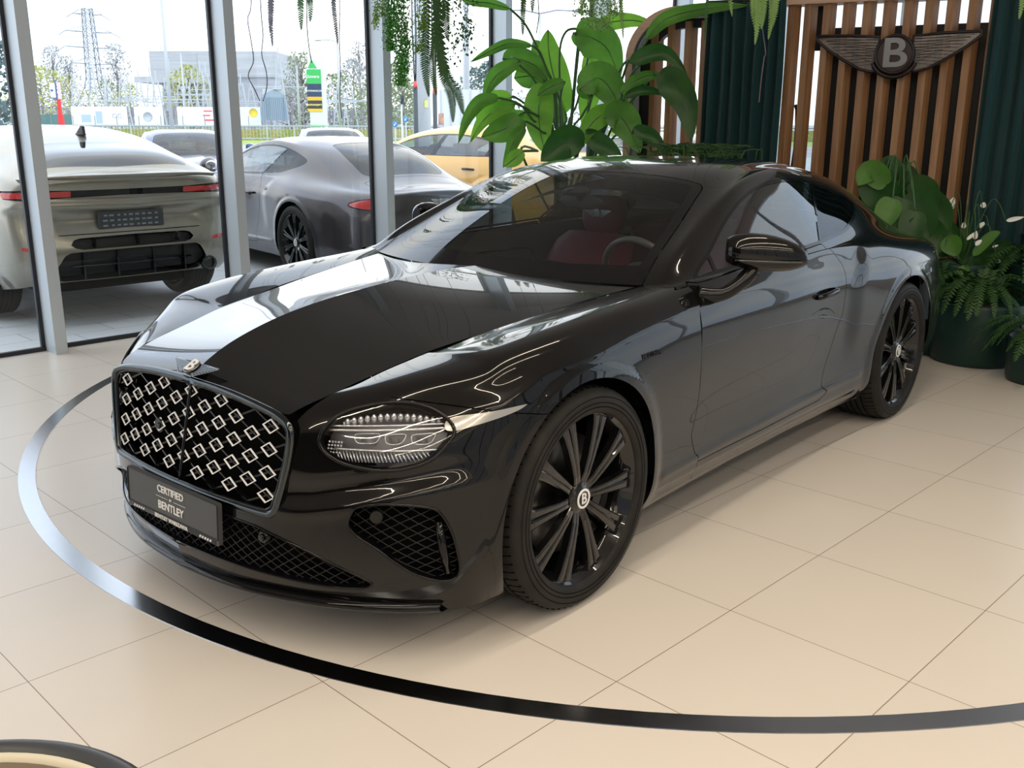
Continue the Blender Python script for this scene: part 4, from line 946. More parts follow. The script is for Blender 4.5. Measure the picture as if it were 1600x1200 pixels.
def blade(mb, path, width, fold=.25, up=None, n=14, m=6, prof=None, wave=0.0):
    """a broad leaf along a path: width profile, folded about the midrib"""
    P = cr([tuple(p) for p in path], max(2, n//(len(path)-1))); N = len(P); rows = []
    vdir = (_ci.translation-Vector(P[N//2])).normalized() if up is None else Vector(up)
    for i in range(N):
        t = i/(N-1); p = Vector(P[i]); d = Vector(P[min(i+1, N-1)])-Vector(P[max(i-1, 0)]); d.normalize()
        s = d.cross(vdir); s.normalize(); nn = s.cross(d)
        w = width*.5*((math.sin(PI*min(1, t*1.02)**.75)**.75) if prof is None else prof(t)); w = max(w, .001)
        rows.append([p+s*(w*j*(1-abs(fold)*.35*abs(j)))+nn*(fold*w*abs(j)**1.3*1.0)+nn*wave*w*math.sin(9*t+3*j) for j in np.linspace(-1, 1, m)])
    mb.grid(rows); return mb
def frond(mb, path, width, n=26, droop=.3, up=None, th=.25, side=None):
    """a fern frond: midrib with small pinnae on both sides"""
    P = cr([tuple(p) for p in path], max(2, n//(len(path)-1))); N = len(P)
    vdir = (_ci.translation-Vector(P[N//2])).normalized() if up is None else Vector(up)
    mb.tube(P, .0016, 4, caps=False)
    for i in range(1, N):
        t = i/(N-1); p = Vector(P[i]); d = Vector(P[i])-Vector(P[i-1]); L = d.length; d.normalize(); s = d.cross(vdir).normalized(); nn = s.cross(d)
        w = width*.5*(math.sin(PI*(.12+.86*t))**.8)
        for sd in (1, -1):
            q = s*sd*w+d*w*.45-nn*w*droop*rnd.random(); b = p+d*L*.5*(sd > 0); e = L*th
            mb.add([b-d*e, b+q*.5-d*e*1.1, b+q, b+q*.5+d*e*1.1, b+d*e], [(0, 1, 2, 3, 4)])
def leafy(mb, path, n, size, spread, mi=0):
    """small oval leaves scattered along a hanging stem"""
    P = cr([tuple(p) for p in path], 8); mb.tube(P, .002, 4, caps=False)
    for k in range(n):
        i = rnd.randrange(len(P)); p = Vector(P[i])+Vector((rnd.gauss(0, 1), rnd.gauss(0, 1), rnd.gauss(0, .4)))*spread
        d = Vector((rnd.gauss(0, 1), rnd.gauss(0, 1), -.9+rnd.gauss(0, .5))).normalized(); s = d.cross(Vector((rnd.random()-.5, rnd.random()-.5, rnd.random()-.5))).normalized(); z = size*rnd.uniform(.6, 1.2)
        mb.add([p, p+d*z*.5+s*z*.32, p+d*z, p+d*z*.5-s*z*.32], [(0, 1, 2, 3)], mi)
# ---------------------------------------------------------------- bird-of-paradise behind the car
def strelitzia():
    D = 8.25; base = at(880, 262, D); base.z = .55
    r = empty('potted_bird_of_paradise', (base.x, base.y, 0)); tag(r, 'tall bird-of-paradise plant with huge paddle leaves behind the coupe', 'plant')
    inv = Matrix.Translation(-Vector((base.x, base.y, 0)))
    #   (petiole way-points), (blade way-points), width px, fold, material, dD
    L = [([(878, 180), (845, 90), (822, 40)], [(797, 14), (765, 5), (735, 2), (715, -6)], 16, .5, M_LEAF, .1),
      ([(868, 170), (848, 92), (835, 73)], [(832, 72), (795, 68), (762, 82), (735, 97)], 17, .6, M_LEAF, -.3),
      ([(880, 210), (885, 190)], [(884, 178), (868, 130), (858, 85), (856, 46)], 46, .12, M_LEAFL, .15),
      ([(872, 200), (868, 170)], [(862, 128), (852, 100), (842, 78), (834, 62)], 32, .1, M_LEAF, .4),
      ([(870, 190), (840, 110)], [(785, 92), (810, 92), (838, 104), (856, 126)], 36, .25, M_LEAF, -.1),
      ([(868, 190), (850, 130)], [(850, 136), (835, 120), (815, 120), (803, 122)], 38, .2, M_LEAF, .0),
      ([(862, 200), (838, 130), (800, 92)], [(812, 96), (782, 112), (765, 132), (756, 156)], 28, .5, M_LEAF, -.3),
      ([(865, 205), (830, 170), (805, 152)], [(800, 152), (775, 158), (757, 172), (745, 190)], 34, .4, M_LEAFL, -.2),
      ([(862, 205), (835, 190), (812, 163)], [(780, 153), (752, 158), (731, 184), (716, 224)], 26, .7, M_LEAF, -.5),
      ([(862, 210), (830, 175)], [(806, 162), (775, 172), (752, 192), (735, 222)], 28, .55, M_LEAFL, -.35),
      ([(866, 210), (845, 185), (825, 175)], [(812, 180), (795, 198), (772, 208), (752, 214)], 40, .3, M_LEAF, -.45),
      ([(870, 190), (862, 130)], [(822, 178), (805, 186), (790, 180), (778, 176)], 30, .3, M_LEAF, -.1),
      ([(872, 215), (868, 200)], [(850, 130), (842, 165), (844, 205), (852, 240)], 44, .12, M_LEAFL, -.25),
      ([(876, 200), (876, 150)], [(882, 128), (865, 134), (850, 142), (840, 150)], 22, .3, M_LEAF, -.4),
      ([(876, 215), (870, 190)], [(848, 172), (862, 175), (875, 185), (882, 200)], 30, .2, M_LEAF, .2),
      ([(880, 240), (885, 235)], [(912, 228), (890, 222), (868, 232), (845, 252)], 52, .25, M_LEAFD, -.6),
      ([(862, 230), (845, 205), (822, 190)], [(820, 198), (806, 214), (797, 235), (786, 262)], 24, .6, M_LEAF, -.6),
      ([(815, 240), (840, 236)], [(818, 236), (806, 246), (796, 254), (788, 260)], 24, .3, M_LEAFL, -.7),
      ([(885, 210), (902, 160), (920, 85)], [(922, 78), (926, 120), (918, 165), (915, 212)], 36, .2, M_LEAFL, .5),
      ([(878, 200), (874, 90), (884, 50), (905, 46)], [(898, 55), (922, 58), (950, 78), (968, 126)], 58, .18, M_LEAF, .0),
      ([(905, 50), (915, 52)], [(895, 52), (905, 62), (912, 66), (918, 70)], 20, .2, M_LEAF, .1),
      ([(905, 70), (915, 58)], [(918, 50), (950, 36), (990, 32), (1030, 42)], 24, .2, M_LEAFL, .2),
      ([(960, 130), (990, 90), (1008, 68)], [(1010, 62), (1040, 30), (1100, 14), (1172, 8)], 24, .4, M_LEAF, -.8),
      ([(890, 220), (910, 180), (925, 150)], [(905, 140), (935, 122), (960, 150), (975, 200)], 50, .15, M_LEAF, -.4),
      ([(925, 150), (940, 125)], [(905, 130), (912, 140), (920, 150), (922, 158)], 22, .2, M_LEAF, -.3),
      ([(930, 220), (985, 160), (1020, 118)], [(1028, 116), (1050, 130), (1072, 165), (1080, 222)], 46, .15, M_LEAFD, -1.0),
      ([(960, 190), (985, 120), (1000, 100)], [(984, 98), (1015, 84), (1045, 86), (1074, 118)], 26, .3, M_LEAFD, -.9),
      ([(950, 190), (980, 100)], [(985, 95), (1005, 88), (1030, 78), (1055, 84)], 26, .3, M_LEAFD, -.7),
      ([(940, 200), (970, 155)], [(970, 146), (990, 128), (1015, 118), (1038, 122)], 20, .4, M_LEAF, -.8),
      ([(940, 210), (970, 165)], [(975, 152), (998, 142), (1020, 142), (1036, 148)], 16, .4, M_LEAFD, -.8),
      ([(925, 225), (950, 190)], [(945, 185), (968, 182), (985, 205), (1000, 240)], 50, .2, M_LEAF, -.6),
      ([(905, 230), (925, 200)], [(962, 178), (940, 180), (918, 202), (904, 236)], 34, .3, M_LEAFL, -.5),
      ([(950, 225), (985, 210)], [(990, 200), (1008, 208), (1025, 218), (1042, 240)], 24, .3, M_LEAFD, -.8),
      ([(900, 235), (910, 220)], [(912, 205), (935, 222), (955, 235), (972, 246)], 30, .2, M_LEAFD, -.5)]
    for pe, bl, w, fo, m, dd in L:
        lb = MB(); lb.T = inv; Db = D+dd; pts = [at(x, y, Db) for x, y in bl]; k = Db/1522.7
        blade(lb, pts, w*k*1.12, fo, n=18, wave=.05); lo = lb.build('leaf', m, r)
        s = MB(); s.T = inv; q = [Vector((base.x+rnd.uniform(-.05, .05), base.y+rnd.uniform(-.05, .05), .6))]+[at(x, y, D+dd*(i+1)/(len(pe)+1)) for i, (x, y) in enumerate(pe)]+[pts[0]]
        s.tube(cr([tuple(p) for p in q], 5), .010, 6); s.tube(cr([tuple(p) for p in pts], 5), .004, 5); s.build('leaf_stalk', M_STEM, lo)
    b = MB(); b.lathe([(0, .0), (.20, 0), (.26, .05), (.30, .55), (.28, .56), (.26, .50), (0, .50)], 32, 'z'); b.build('pot', M_POTG, r)
M_POTG = mat('dark_green_pot', (.008, .036, .030), .45, bump=(60, .2, .003))
M_SOIL = mat('potting_soil', (.03, .02, .012), .9)
strelitzia()
# ---------------------------------------------------------------- hanging greenery in front of the facade
M_HG = [mat('hanging_bright_green', (.07, .30, .03), .5), mat('hanging_yellow_green', (.22, .38, .05), .5), mat('hanging_dull_green', (.06, .16, .05), .5), mat('hanging_purple_stem', (.14, .10, .13), .6), mat('dark_woody_vine', (.055, .045, .04), .7), mat('pale_fern_green', (.24, .42, .12), .5)]
def hang(label, kind, px, y1, D, m, w=20, n=200, lean=0, group='greenery hanging from the ceiling', extra=None):
    """kind: vine (woody), fern, leafy, curtain (many strands)"""
    top = at(px, -60, D); r = empty('hanging_plant', top); tag(r, label, 'hanging plant', group); inv = Matrix.Translation(-top); k = D/1522.7
    b = MB(); b.tube([(0, 0, 0), (0, 0, ZC_-top.z)], .002, 5); b.build('hanging_wire', M_STEM, r)
    if kind == 'vine':
        b = MB(); b.T = inv; pts = [(px, -60)]+extra; b.tube(cr([tuple(at(x, y, D)) for x, y in pts], 8), .0042, 6); b.build('vine', m, r)
    elif kind == 'fern':
        for q in extra:
            b = MB(); b.T = inv; frond(b, [at(x, y, D+rnd.uniform(-.05, .05)) for x, y in q], w*k, n=max(12, int(abs(q[-1][1]-q[0][1])/4.2)), th=.42); b.build('frond', m, r)
    else:
        for q in extra:
            b = MB(); b.T = inv; leafy(b, [at(x, y, D+rnd.uniform(-.15, .15)) for x, y in q], n, (.035 if kind == 'leafy' else .021), (w*k)); b.build('strand', m, r)
hang('dark woody vine twisting down at the second window, left one of the pair', 'vine', 394, 160, 8.3, M_HG[4], extra=[(392, 10), (387, 30), (392, 62), (396, 95), (388, 118), (398, 140), (406, 158)])
hang('dark woody vine twisting down at the second window, right one of the pair', 'vine', 404, 160, 8.4, M_HG[4], extra=[(408, 20), (411, 55), (409, 85), (416, 112), (417, 135), (411, 158)])
hang('thin purplish trailing sprig right of the woody vines', 'fern', 423, 60, 8.4, M_HG[3], w=10, extra=[[(420, -60), (422, 0), (423, 35), (426, 72)], [(425, -60), (424, 10), (422, 50)]])
hang('small pair of drooping fern fronds in the middle of the second window', 'fern', 475, 45, 8.0, M_HG[2], w=13, extra=[[(474, -60), (470, -5), (470, 20), (471, 46)], [(478, -60), (483, -10), (485, 10), (485, 33)]])
hang('long bare stem hanging between the two small fern fronds', 'vine', 479, 100, 8.1, M_HG[4], extra=[(479, 0), (480, 45), (483, 75), (487, 98)])
hang('narrow dark saw-toothed frond hanging near the third mullion', 'fern', 524, 66, 8.2, M_HG[4], w=9, extra=[[(521, -60), (521, 0), (524, 35), (528, 68)]])
hang('thin twiggy stem hanging beside the saw-toothed frond', 'vine', 530, 190, 8.3, M_HG[3], extra=[(531, 20), (530, 60), (532, 110), (531, 150), (534, 185)])
hang('yellow-green tuft hanging over the third mullion', 'curtain', 590, 45, 7.6, M_HG[1], w=3, n=240, extra=[[(586, -60), (586, -5), (587, 44)], [(598, -60), (598, 0), (597, 24)], [(592, -60), (590, 0), (588, 30)]])
hang('dense bright green strand of tiny leaves right of the third mullion', 'curtain', 625, 150, 7.6, M_HG[0], w=5, n=1900, extra=[[(620, -60), (620, 30), (625, 90), (626, 130)], [(632, -60), (630, 20), (634, 70), (631, 110)], [(612, -60), (612, 0), (611, 40), (610, 75)]])
hang('yellow-green mossy strand beside the bright green one', 'curtain', 655, 70, 7.7, M_HG[1], w=4, n=420, extra=[[(652, -60), (652, 10), (656, 60), (652, 80)], [(664, -60), (661, 15), (661, 45)]])
hang('pale fern fronds hanging low before the concrete post', 'fern', 672, 170, 7.8, M_HG[2], w=19, extra=[[(668, -60), (666, 40), (664, 100), (670, 150)], [(684, -60), (680, 60), (676, 105), (682, 148)], [(700, -60), (696, 10), (697, 40), (700, 62)], [(675, -60), (690, 100), (705, 150), (708, 190)], [(680, -60), (692, 95), (715, 145), (724, 178)]])
hang('tangle of thin dark stems dropping between the ferns', 'vine', 683, 130, 7.9, M_HG[4], extra=[(684, 0), (681, 40), (686, 80), (692, 110), (706, 140), (712, 165)])
hang('loose vine of small oval leaves left of the fourth mullion', 'leafy', 715, 120, 7.7, M_HG[2], w=6, n=110, extra=[[(705, -60), (708, 20), (712, 60), (704, 104)], [(722, -60), (725, 10), (734, 40), (730, 80)], [(735, -60), (730, 20), (727, 60)]])
hang('dull green drooping fern right of the fourth mullion', 'fern', 820, 55, 8.0, M_HG[2], w=11, extra=[[(819, -60), (818, 0), (817, 28), (817, 54)], [(832, -60), (831, -20), (832, 0), (832, 18)]])
hang('thin loose twigs over the big paddle leaves', 'vine', 842, 50, 8.1, M_HG[4], extra=[(841, 0), (842, 25), (838, 52)])
hang('feathery pale green mass hanging above the paddle leaves', 'curtain', 935, 50, 7.2, M_HG[5], w=7, n=520, extra=[[(925, -60), (926, 0), (928, 40)], [(945, -60), (944, 0), (944, 42)], [(958, -60), (958, -5), (960, 22)], [(912, -60), (912, -10), (910, 20)]])
hang('narrow drooping fronds at the right edge of the feathery mass', 'fern', 970, 60, 7.2, M_HG[5], w=8, extra=[[(968, -60), (970, 0), (972, 30), (974, 60)], [(910, -60), (909, -10), (909, 25)]])
hang('thin dark frond hanging before the arched wooden portal', 'fern', 1103, 62, 7.0, M_HG[2], w=6, extra=[[(1105, -60), (1105, 0), (1103, 30), (1101, 62)]])
hang('small pale fern tip hanging before the left curtain', 'fern', 1141, 25, 6.6, M_HG[5], w=9, extra=[[(1140, -60), (1140, -20), (1141, 0), (1144, 24)]])
hang('bushy pale fern fronds hanging in front of the left curtain', 'fern', 1190, 65, 6.4, M_HG[5], w=13, extra=[[(1186, -60), (1184, -10), (1184, 30), (1180, 68)], [(1180, -60), (1178, -10), (1178, 20), (1182, 50)], [(1208, -60), (1207, -10), (1206, 25), (1201, 60)], [(1212, -60), (1212, -10), (1210, 20), (1204, 48)], [(1192, -60), (1194, -10), (1192, 20), (1190, 44)]])
hang('pale frond hanging in the top right corner over the curtain', 'fern', 1596, 28, 6.0, M_HG[5], w=11, extra=[[(1600, -60), (1599, -20), (1597, 5), (1593, 28)]])
hang('faint trailing rootlet in front of the left curtain', 'vine', 1175, 175, 6.5, M_HG[3], extra=[(1195, 70), (1194, 90), (1190, 120), (1186, 160)])
# ---------------------------------------------------------------- slatted oak screen, portal, velvet curtains, winged sign
SA = math.radians(108.6); SP = Vector((-5.24, -.27, 0)); SS = 1.066
def scr(t, o, z): return SP+Vector((math.cos(SA), math.sin(SA), 0))*t*SS+Vector((math.sin(SA), -math.cos(SA), 0))*o*SS+Vector((0, 0, z))
SM = Matrix.Translation(SP) @ Matrix.Rotation(SA, 4, 'Z') @ Matrix.Diagonal((SS, SS, 1, 1))           # local x along the screen, -y towards the room
M_OAK = mat('oak_slat', (.40, .22, .105), .5, noise=(3.0, (.27, .14, .065), (14, 14, .8)))
M_OAKL = mat('pale_oak_board', (.62, .42, .30), .5, noise=(3.0, (.52, .34, .23), (.8, 14, 14)))
M_TEAL = mat('teal_velvet', (.002, .042, .048), .85, sheen=.15)
M_PANEL = mat('black_panel', (.004, .004, .005), .5)
root = empty('slatted_screen', SP, SA); tag(root, 'tall screen of upright oak slats with a black backing panel behind the winged sign', 'screen'); root.scale = (SS, SS, 1)
ts = [-.885, -.77, -.640]+[-.640+.1335*k for k in range(1, 9)]
for t in ts:
    b = MB(); R = Matrix.Translation((t, -.02, 0)) @ Matrix.Rotation(math.radians(-24), 4, 'Z'); b.box(-.027, .027, -.045, .045, 0, 2.65, M=R); b.build('slat', M_OAK, root, bevel=.003)
b = MB(); b.box(-.95, .62, -.10, .10, 2.425, 2.66); b.build('top_beam', M_OAKL, root)
b = MB(); b.box(-.95, .62, -.06, .06, 0, .08); b.build('bottom_rail', M_OAK, root)
b = MB(); b.box(-.690, .62, .10, .16, .0, 2.265); b.box(-.80, -.690, .10, .13, 2.103, 2.43); b.build('backing_panel', M_PANEL, root)
b = MB(); b.tube([(-.838, .02, 1.70), (-.825, .02, 1.66), (-.818, .02, 1.54), (-.818, .02, 1.36), (-.828, .02, 1.22), (-.842, .02, 1.1), (-.842, .02, .02)], .012, 8); tag(b.build('power_cable', M_MATBLK), 'black cable curling down in the pale gap left of the slats', 'cable')
bpy.data.objects['power_cable'].matrix_world = SM
# arched portal on the left
pr = empty('arched_portal', SP, SA); tag(pr, 'wooden portal with a rounded upper corner and a few slats, left of the curtain', 'portal'); pr.scale = (SS, SS, 1)
def arch(x0, r, top, x1): return [(x0, 0)]+[(x0+r-r*math.cos(a), top-r+r*math.sin(a)) for a in np.linspace(0, PI/2, 14)]+[(x1, top)]
oa, ia = arch(-2.11, .40, 2.45, -1.49), arch(-2.055, .35, 2.388, -1.49)
b = MB(); rows = [[Vector((x, y, z)) for (x, z) in pl] for pl, y in ((oa, -.14), (oa, .10), (ia, .10), (ia, -.14), (oa, -.14))]; b.grid(rows, smooth=False); b.build('portal_frame', M_OAKL, pr)
i2 = arch(-2.053, .348, 2.386, -1.49); i3 = arch(-1.96, .27, 2.30, -1.49)
b = MB(); b.grid([[Vector((x, y, z)) for (x, z) in pl] for pl, y in ((i2, .02), (i3, .02), (i3, .10), (i2, .10))], smooth=False); b.build('inner_reveal', M_PANEL, pr)
b = MB(); b.grid([[Vector((x, y, z)) for (x, z) in pl] for pl, y in ((i2, -.13), (i2, .0), (arch(-2.035, .33, 2.366, -1.49), .0), (arch(-2.035, .33, 2.366, -1.49), -.13))], smooth=False); b.build('metal_edge', M_ALU, pr)
for t in (-1.92, -1.79, -1.655, -1.53):
    b = MB(); R = Matrix.Translation((t, .05, 0)) @ Matrix.Rotation(math.radians(-24), 4, 'Z'); b.box(-.028, .028, -.045, .045, 0, 2.35, M=R); b.build('slat', M_OAK, pr, bevel=.003)
def curtain(name, label, t0, t1, off, z1, n, amp=.045):
    r = empty(name, scr((t0+t1)/2, off, 0), SA); tag(r, label, 'curtain', 'teal velvet curtains'); r.scale = (SS, SS, 1)
    b = MB(); rows = []; L = t1-t0
    for z in (0.02, .5, 1.2, 1.9, z1):
        rows.append([(-L/2+L*i/(n*10)+.006*math.sin(z*3+i*.13), amp*(math.sin(2*PI*i/10+.5*math.sin(i*.31))*(.75+.25*math.sin(i*.7)))*(1.0 if z < z1-.1 else .8), z) for i in range(n*10+1)])
    b.grid(rows); b.build('velvet_drape', M_TEAL, r)
    b = MB(); b.tube([(-L/2, 0, z1+.01), (L/2, 0, z1+.01)], .012, 8); b.build('curtain_rail', M_MATBLK, r)
curtain('velvet_curtain', 'teal velvet curtain hanging between the arched portal and the slatted screen', -1.50, -.925, .10, 2.46, 7)
curtain('velvet_curtain', 'teal velvet curtain hanging right of the slatted screen behind the white lilies', .40, 1.0, .12, 2.75, 7)
# winged sign
def sign():
    c = Vector((-.172, -.115, 2.06)); o = empty('winged_sign', SM @ c, SA); tag(o, 'dark winged round emblem with a letter B mounted on the oak slats', 'sign'); o.scale = (SS, SS, SS)
    M = Matrix.Translation((0, 0, 0)) @ Matrix.Rotation(PI/2, 4, 'X')          # draw in xz, facing -y
    fr = mat('sign_dark_metal', (.022, .016, .018), .3, metal=.3); wing = glass('sign_smoked_wing', (.66, .60, .60), refl=2.6, rough=.25); lett = mat('sign_letter', (.24, .25, .27), .3, metal=.3); lin = mat('sign_feather_lines', (.02, .018, .02), .5)
    for sd in (1, -1):
        out = [(.11, .105), (.30, .118), (.515, .122), (.528, .112), (.525, .095), (.44, .025), (.33, -.045), (.22, -.105), (.14, -.125), (.10, -.10)]
        w = MB(); q = [(sd*x, y) for x, y in out]; q = q if sd > 0 else q[::-1]; w.prism(q, -.012, 0, M); wo = w.build('wing_plate', wing, o)
        e = MB(); e.tube([M @ Vector((sd*x, y, .004)) for x, y in out], .0105, 8, closed=True); e.build('wing_edge', fr, wo)
        f = MB()
        for k in range(11):
            a, b_ = (.12, .085-.018*k), (.50-.038*k, .105-.0185*k); f.bar(M @ Vector((sd*a[0], a[1], .004)), M @ Vector((sd*b_[0], b_[1], .004)), .0020, .003)
            a2 = (.13+.03*k, .10); b2 = (.16+.032*k, -.095+.019*k); 
            if k < 9: f.bar(M @ Vector((sd*(.12), .09-.02*k, .004)), M @ Vector((sd*(.46-.02*k), .10-.022*k-.01, .004)), .0018, .003)
        f.build('feather_lines', lin, wo)
    b = MB(); b.prism([(.125*math.cos(a), .125*math.sin(a)-.012) for a in np.linspace(0, 2*PI, 40, endpoint=False)], -.01, .03, M); b.build('medallion', mat('sign_disc', (.045, .032, .036), .22, coat=.6), o)
    b = MB(); b.tube([M @ Vector((.122*math.cos(a), .122*math.sin(a)-.012, .03)) for a in np.linspace(0, 2*PI, 40, endpoint=False)], .011, 8, closed=True); b.build('medallion_ring', fr, o)
    b = MB(); b.tube([M @ Vector((.148*math.cos(a), .148*math.sin(a)-.012, .012)) for a in np.linspace(PI*1.12, PI*1.88, 24)], .015, 8); b.build('lower_scroll', fr, o)
    b = MB()
    for s_ in (-1, 0, 1): b.box(-.022, .022, -.022, -.016, -.005, .005, M=Matrix.Rotation(0, 4, 'Z') @ Matrix.Translation((s_*.075, 0, -.155+.022*abs(s_))) @ Matrix.Rotation(-s_*.5, 4, 'Y'))
    b.build('scroll_inlay', lett, o)
    text('letter', 'B', .265, M @ Matrix.Translation((0, -.012, .034)), lett, o, ext=.01, bold=True, sx=1.15)
sign()
# ---------------------------------------------------------------- plants on the right
def pot(name, label, c, r, h, fam, group=None):
    o = empty(name, (c.x, c.y, 0)); tag(o, label, 'plant', group)
    b = MB(); b.lathe([(0, 0), (r*.86, 0), (r*.93, .03), (r, h*.55), (r*1.02, h-.02), (r*1.0, h), (r*.93, h), (r*.92, h-.04), (0, h-.05)], 40, 'z'); b.build('pot', M_POTG, o)
    b = MB(); b.lathe([(0, h-.045), (r*.9, h-.045)], 24, 'z'); b.build('soil', M_SOIL, o); return o
def on_floor(px, py):
    a = _ci.translation; d = at(px, py, 1)-a; return a+d*(-a.z/d.z)
# large-leaved plant at the tail of the car
c = at(1398, 300, 6.87); fp = Vector((c.x, c.y, 0))
o = pot('potted_foliage_plant', 'broad-leaved foliage plant in a tall green pot between the car tail and the slats', fp, .19, .72, 0)
inv = Matrix.Translation(-fp)
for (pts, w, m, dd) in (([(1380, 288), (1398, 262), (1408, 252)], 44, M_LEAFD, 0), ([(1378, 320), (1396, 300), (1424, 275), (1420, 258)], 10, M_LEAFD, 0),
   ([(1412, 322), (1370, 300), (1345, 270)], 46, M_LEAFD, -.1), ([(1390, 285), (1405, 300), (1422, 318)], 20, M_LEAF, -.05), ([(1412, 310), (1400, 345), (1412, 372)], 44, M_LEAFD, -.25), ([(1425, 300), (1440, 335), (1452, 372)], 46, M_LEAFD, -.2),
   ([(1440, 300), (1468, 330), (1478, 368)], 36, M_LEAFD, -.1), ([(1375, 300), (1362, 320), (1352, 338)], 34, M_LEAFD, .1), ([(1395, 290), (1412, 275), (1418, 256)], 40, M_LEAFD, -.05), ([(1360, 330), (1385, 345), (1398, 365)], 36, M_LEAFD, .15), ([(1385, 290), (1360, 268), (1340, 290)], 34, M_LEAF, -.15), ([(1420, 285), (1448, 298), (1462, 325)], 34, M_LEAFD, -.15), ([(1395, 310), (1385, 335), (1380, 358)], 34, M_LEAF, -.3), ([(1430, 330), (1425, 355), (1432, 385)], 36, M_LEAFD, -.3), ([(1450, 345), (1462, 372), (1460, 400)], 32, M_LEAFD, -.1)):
    lb = MB(); lb.T = inv; P = [at(x, y, 6.87+dd) for x, y in pts]; blade(lb, P, w*7/1522.7*1.15, .18, n=14, prof=lambda t: math.sin(PI*min(1, t+.04)**.8)**.6); lo = lb.build('leaf', m, o)
    s = MB(); s.T = inv; s.tube(cr([tuple(fp+Vector((0, 0, .66))), tuple(fp.lerp(P[0], .5)+Vector((0, 0, .75))), tuple(P[0])], 5), .006, 5); s.build('leaf_stalk', M_STEM, lo)
# peace lily
c = at(1505, 400, 6.88); fp = Vector((c.x, c.y, 0)); o = pot('potted_peace_lily', 'peace lily with white spathes in a green pot right of the car tail', fp, .19, .62, 0); inv = Matrix.Translation(-fp)
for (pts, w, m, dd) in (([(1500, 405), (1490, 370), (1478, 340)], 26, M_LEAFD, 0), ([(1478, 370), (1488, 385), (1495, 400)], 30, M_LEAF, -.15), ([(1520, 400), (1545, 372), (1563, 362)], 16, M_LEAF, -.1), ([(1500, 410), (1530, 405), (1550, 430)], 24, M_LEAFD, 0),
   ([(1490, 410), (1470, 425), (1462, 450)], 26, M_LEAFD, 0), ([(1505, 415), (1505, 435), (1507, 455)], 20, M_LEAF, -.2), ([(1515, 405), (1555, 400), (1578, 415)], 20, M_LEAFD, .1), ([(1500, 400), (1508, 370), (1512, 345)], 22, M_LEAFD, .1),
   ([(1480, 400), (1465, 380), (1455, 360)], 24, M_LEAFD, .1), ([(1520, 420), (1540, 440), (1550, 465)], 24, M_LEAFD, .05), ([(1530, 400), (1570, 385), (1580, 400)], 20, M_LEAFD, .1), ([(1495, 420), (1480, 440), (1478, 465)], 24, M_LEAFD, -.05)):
    lb = MB(); lb.T = inv; P = [at(x, y, 6.88+dd) for x, y in pts]; blade(lb, P, w*6.75/1522.7*1.15, .25, n=12); lo = lb.build('leaf', m, o)
    s = MB(); s.T = inv; s.tube(cr([tuple(fp+Vector((0, 0, .58))), tuple(P[0])], 4), .004, 5); s.build('leaf_stalk', M_STEM, lo)
M_SPA = mat('white_spathe', (.82, .84, .80), .5)
for (a, b_, w, dd) in (((1482, 330), (1491, 308), 13, 0), ((1535, 325), (1538, 316), 10, 0), ((1572, 345), (1600, 339), 8, -.1), ((1475, 357), (1483, 350), 9, 0), ((1505, 357), (1507, 347), 9, 0), ((1530, 356), (1538, 347), 9, 0), ((1510, 375), (1527, 361), 6, -.1), ((1523, 374), (1526, 362), 8, -.1), ((1523, 383), (1534, 375), 8, -.1), ((1558, 411), (1562, 404), 8, 0), ((1550, 386), (1560, 383), 4, 0)):
    P0, P1 = at(*a, 6.83+dd), at(*b_, 6.83+dd); lb = MB(); lb.T = inv; blade(lb, [P0, P0.lerp(P1, .5), P1], w*6.7/1522.7, .35, n=8); lo = lb.build('spathe', M_SPA, o)
    s = MB(); s.T = inv; s.tube(cr([tuple(fp+Vector((0, 0, .6))), tuple(fp.lerp(P0, .55)+Vector((0, 0, .55))), tuple(P0)], 5), .003, 5); s.build('flower_stalk', M_STEM, lo)
def fern(name, label, px, py, D, r, h, nf, L, m=M_LEAFD, group=None, zt=None):
    c = at(px, py, D); fp = Vector((c.x, c.y, 0)); o = pot(name, label, fp, r, h, 0, group); inv = Matrix.Translation(-fp)
    for k in range(nf):
        a = rnd.uniform(0, 2*PI); l = L*rnd.uniform(.6, 1.1); el = rnd.uniform(.2, 1.2); d = Vector((math.cos(a), math.sin(a), 0)); p0 = fp+Vector((0, 0, h-.02))+d*r*.3
        q = [p0, p0+d*l*.35*math.cos(el)+Vector((0, 0, l*.45*math.sin(el)+.05)), p0+d*l*.75+Vector((0, 0, l*.42*math.sin(el))), p0+d*l*1.0+Vector((0, 0, l*(.25*math.sin(el)-.28)))]
        b = MB(); b.T = inv; frond(b, q, l*.26, n=24, up=(0, 0, 1), th=.34); b.build('frond', m, o)
    return o
M_FERN = mat('fern_green', (.028, .085, .018), .55)
pc = on_floor(1530, 577)
fern('potted_fern', 'fern spilling over a wide dark green bowl pot on the floor under the lilies', 1530, 480, 6.58, .30, .42, 46, .38, M_FERN)
fern('potted_fern', 'taller fern at the right picture edge beside the curtain', 1612, 470, 6.9, .17, .62, 34, .40, M_FERN)
fern('potted_fern', 'trailing green plant low at the right picture edge', 1625, 560, 6.1, .20, .28, 34, .36, M_FERN)
fern('potted_fern', 'fern behind the rear wheel beside the tall green pot', 1462, 470, 6.80, .15, .50, 24, .26, M_FERN)
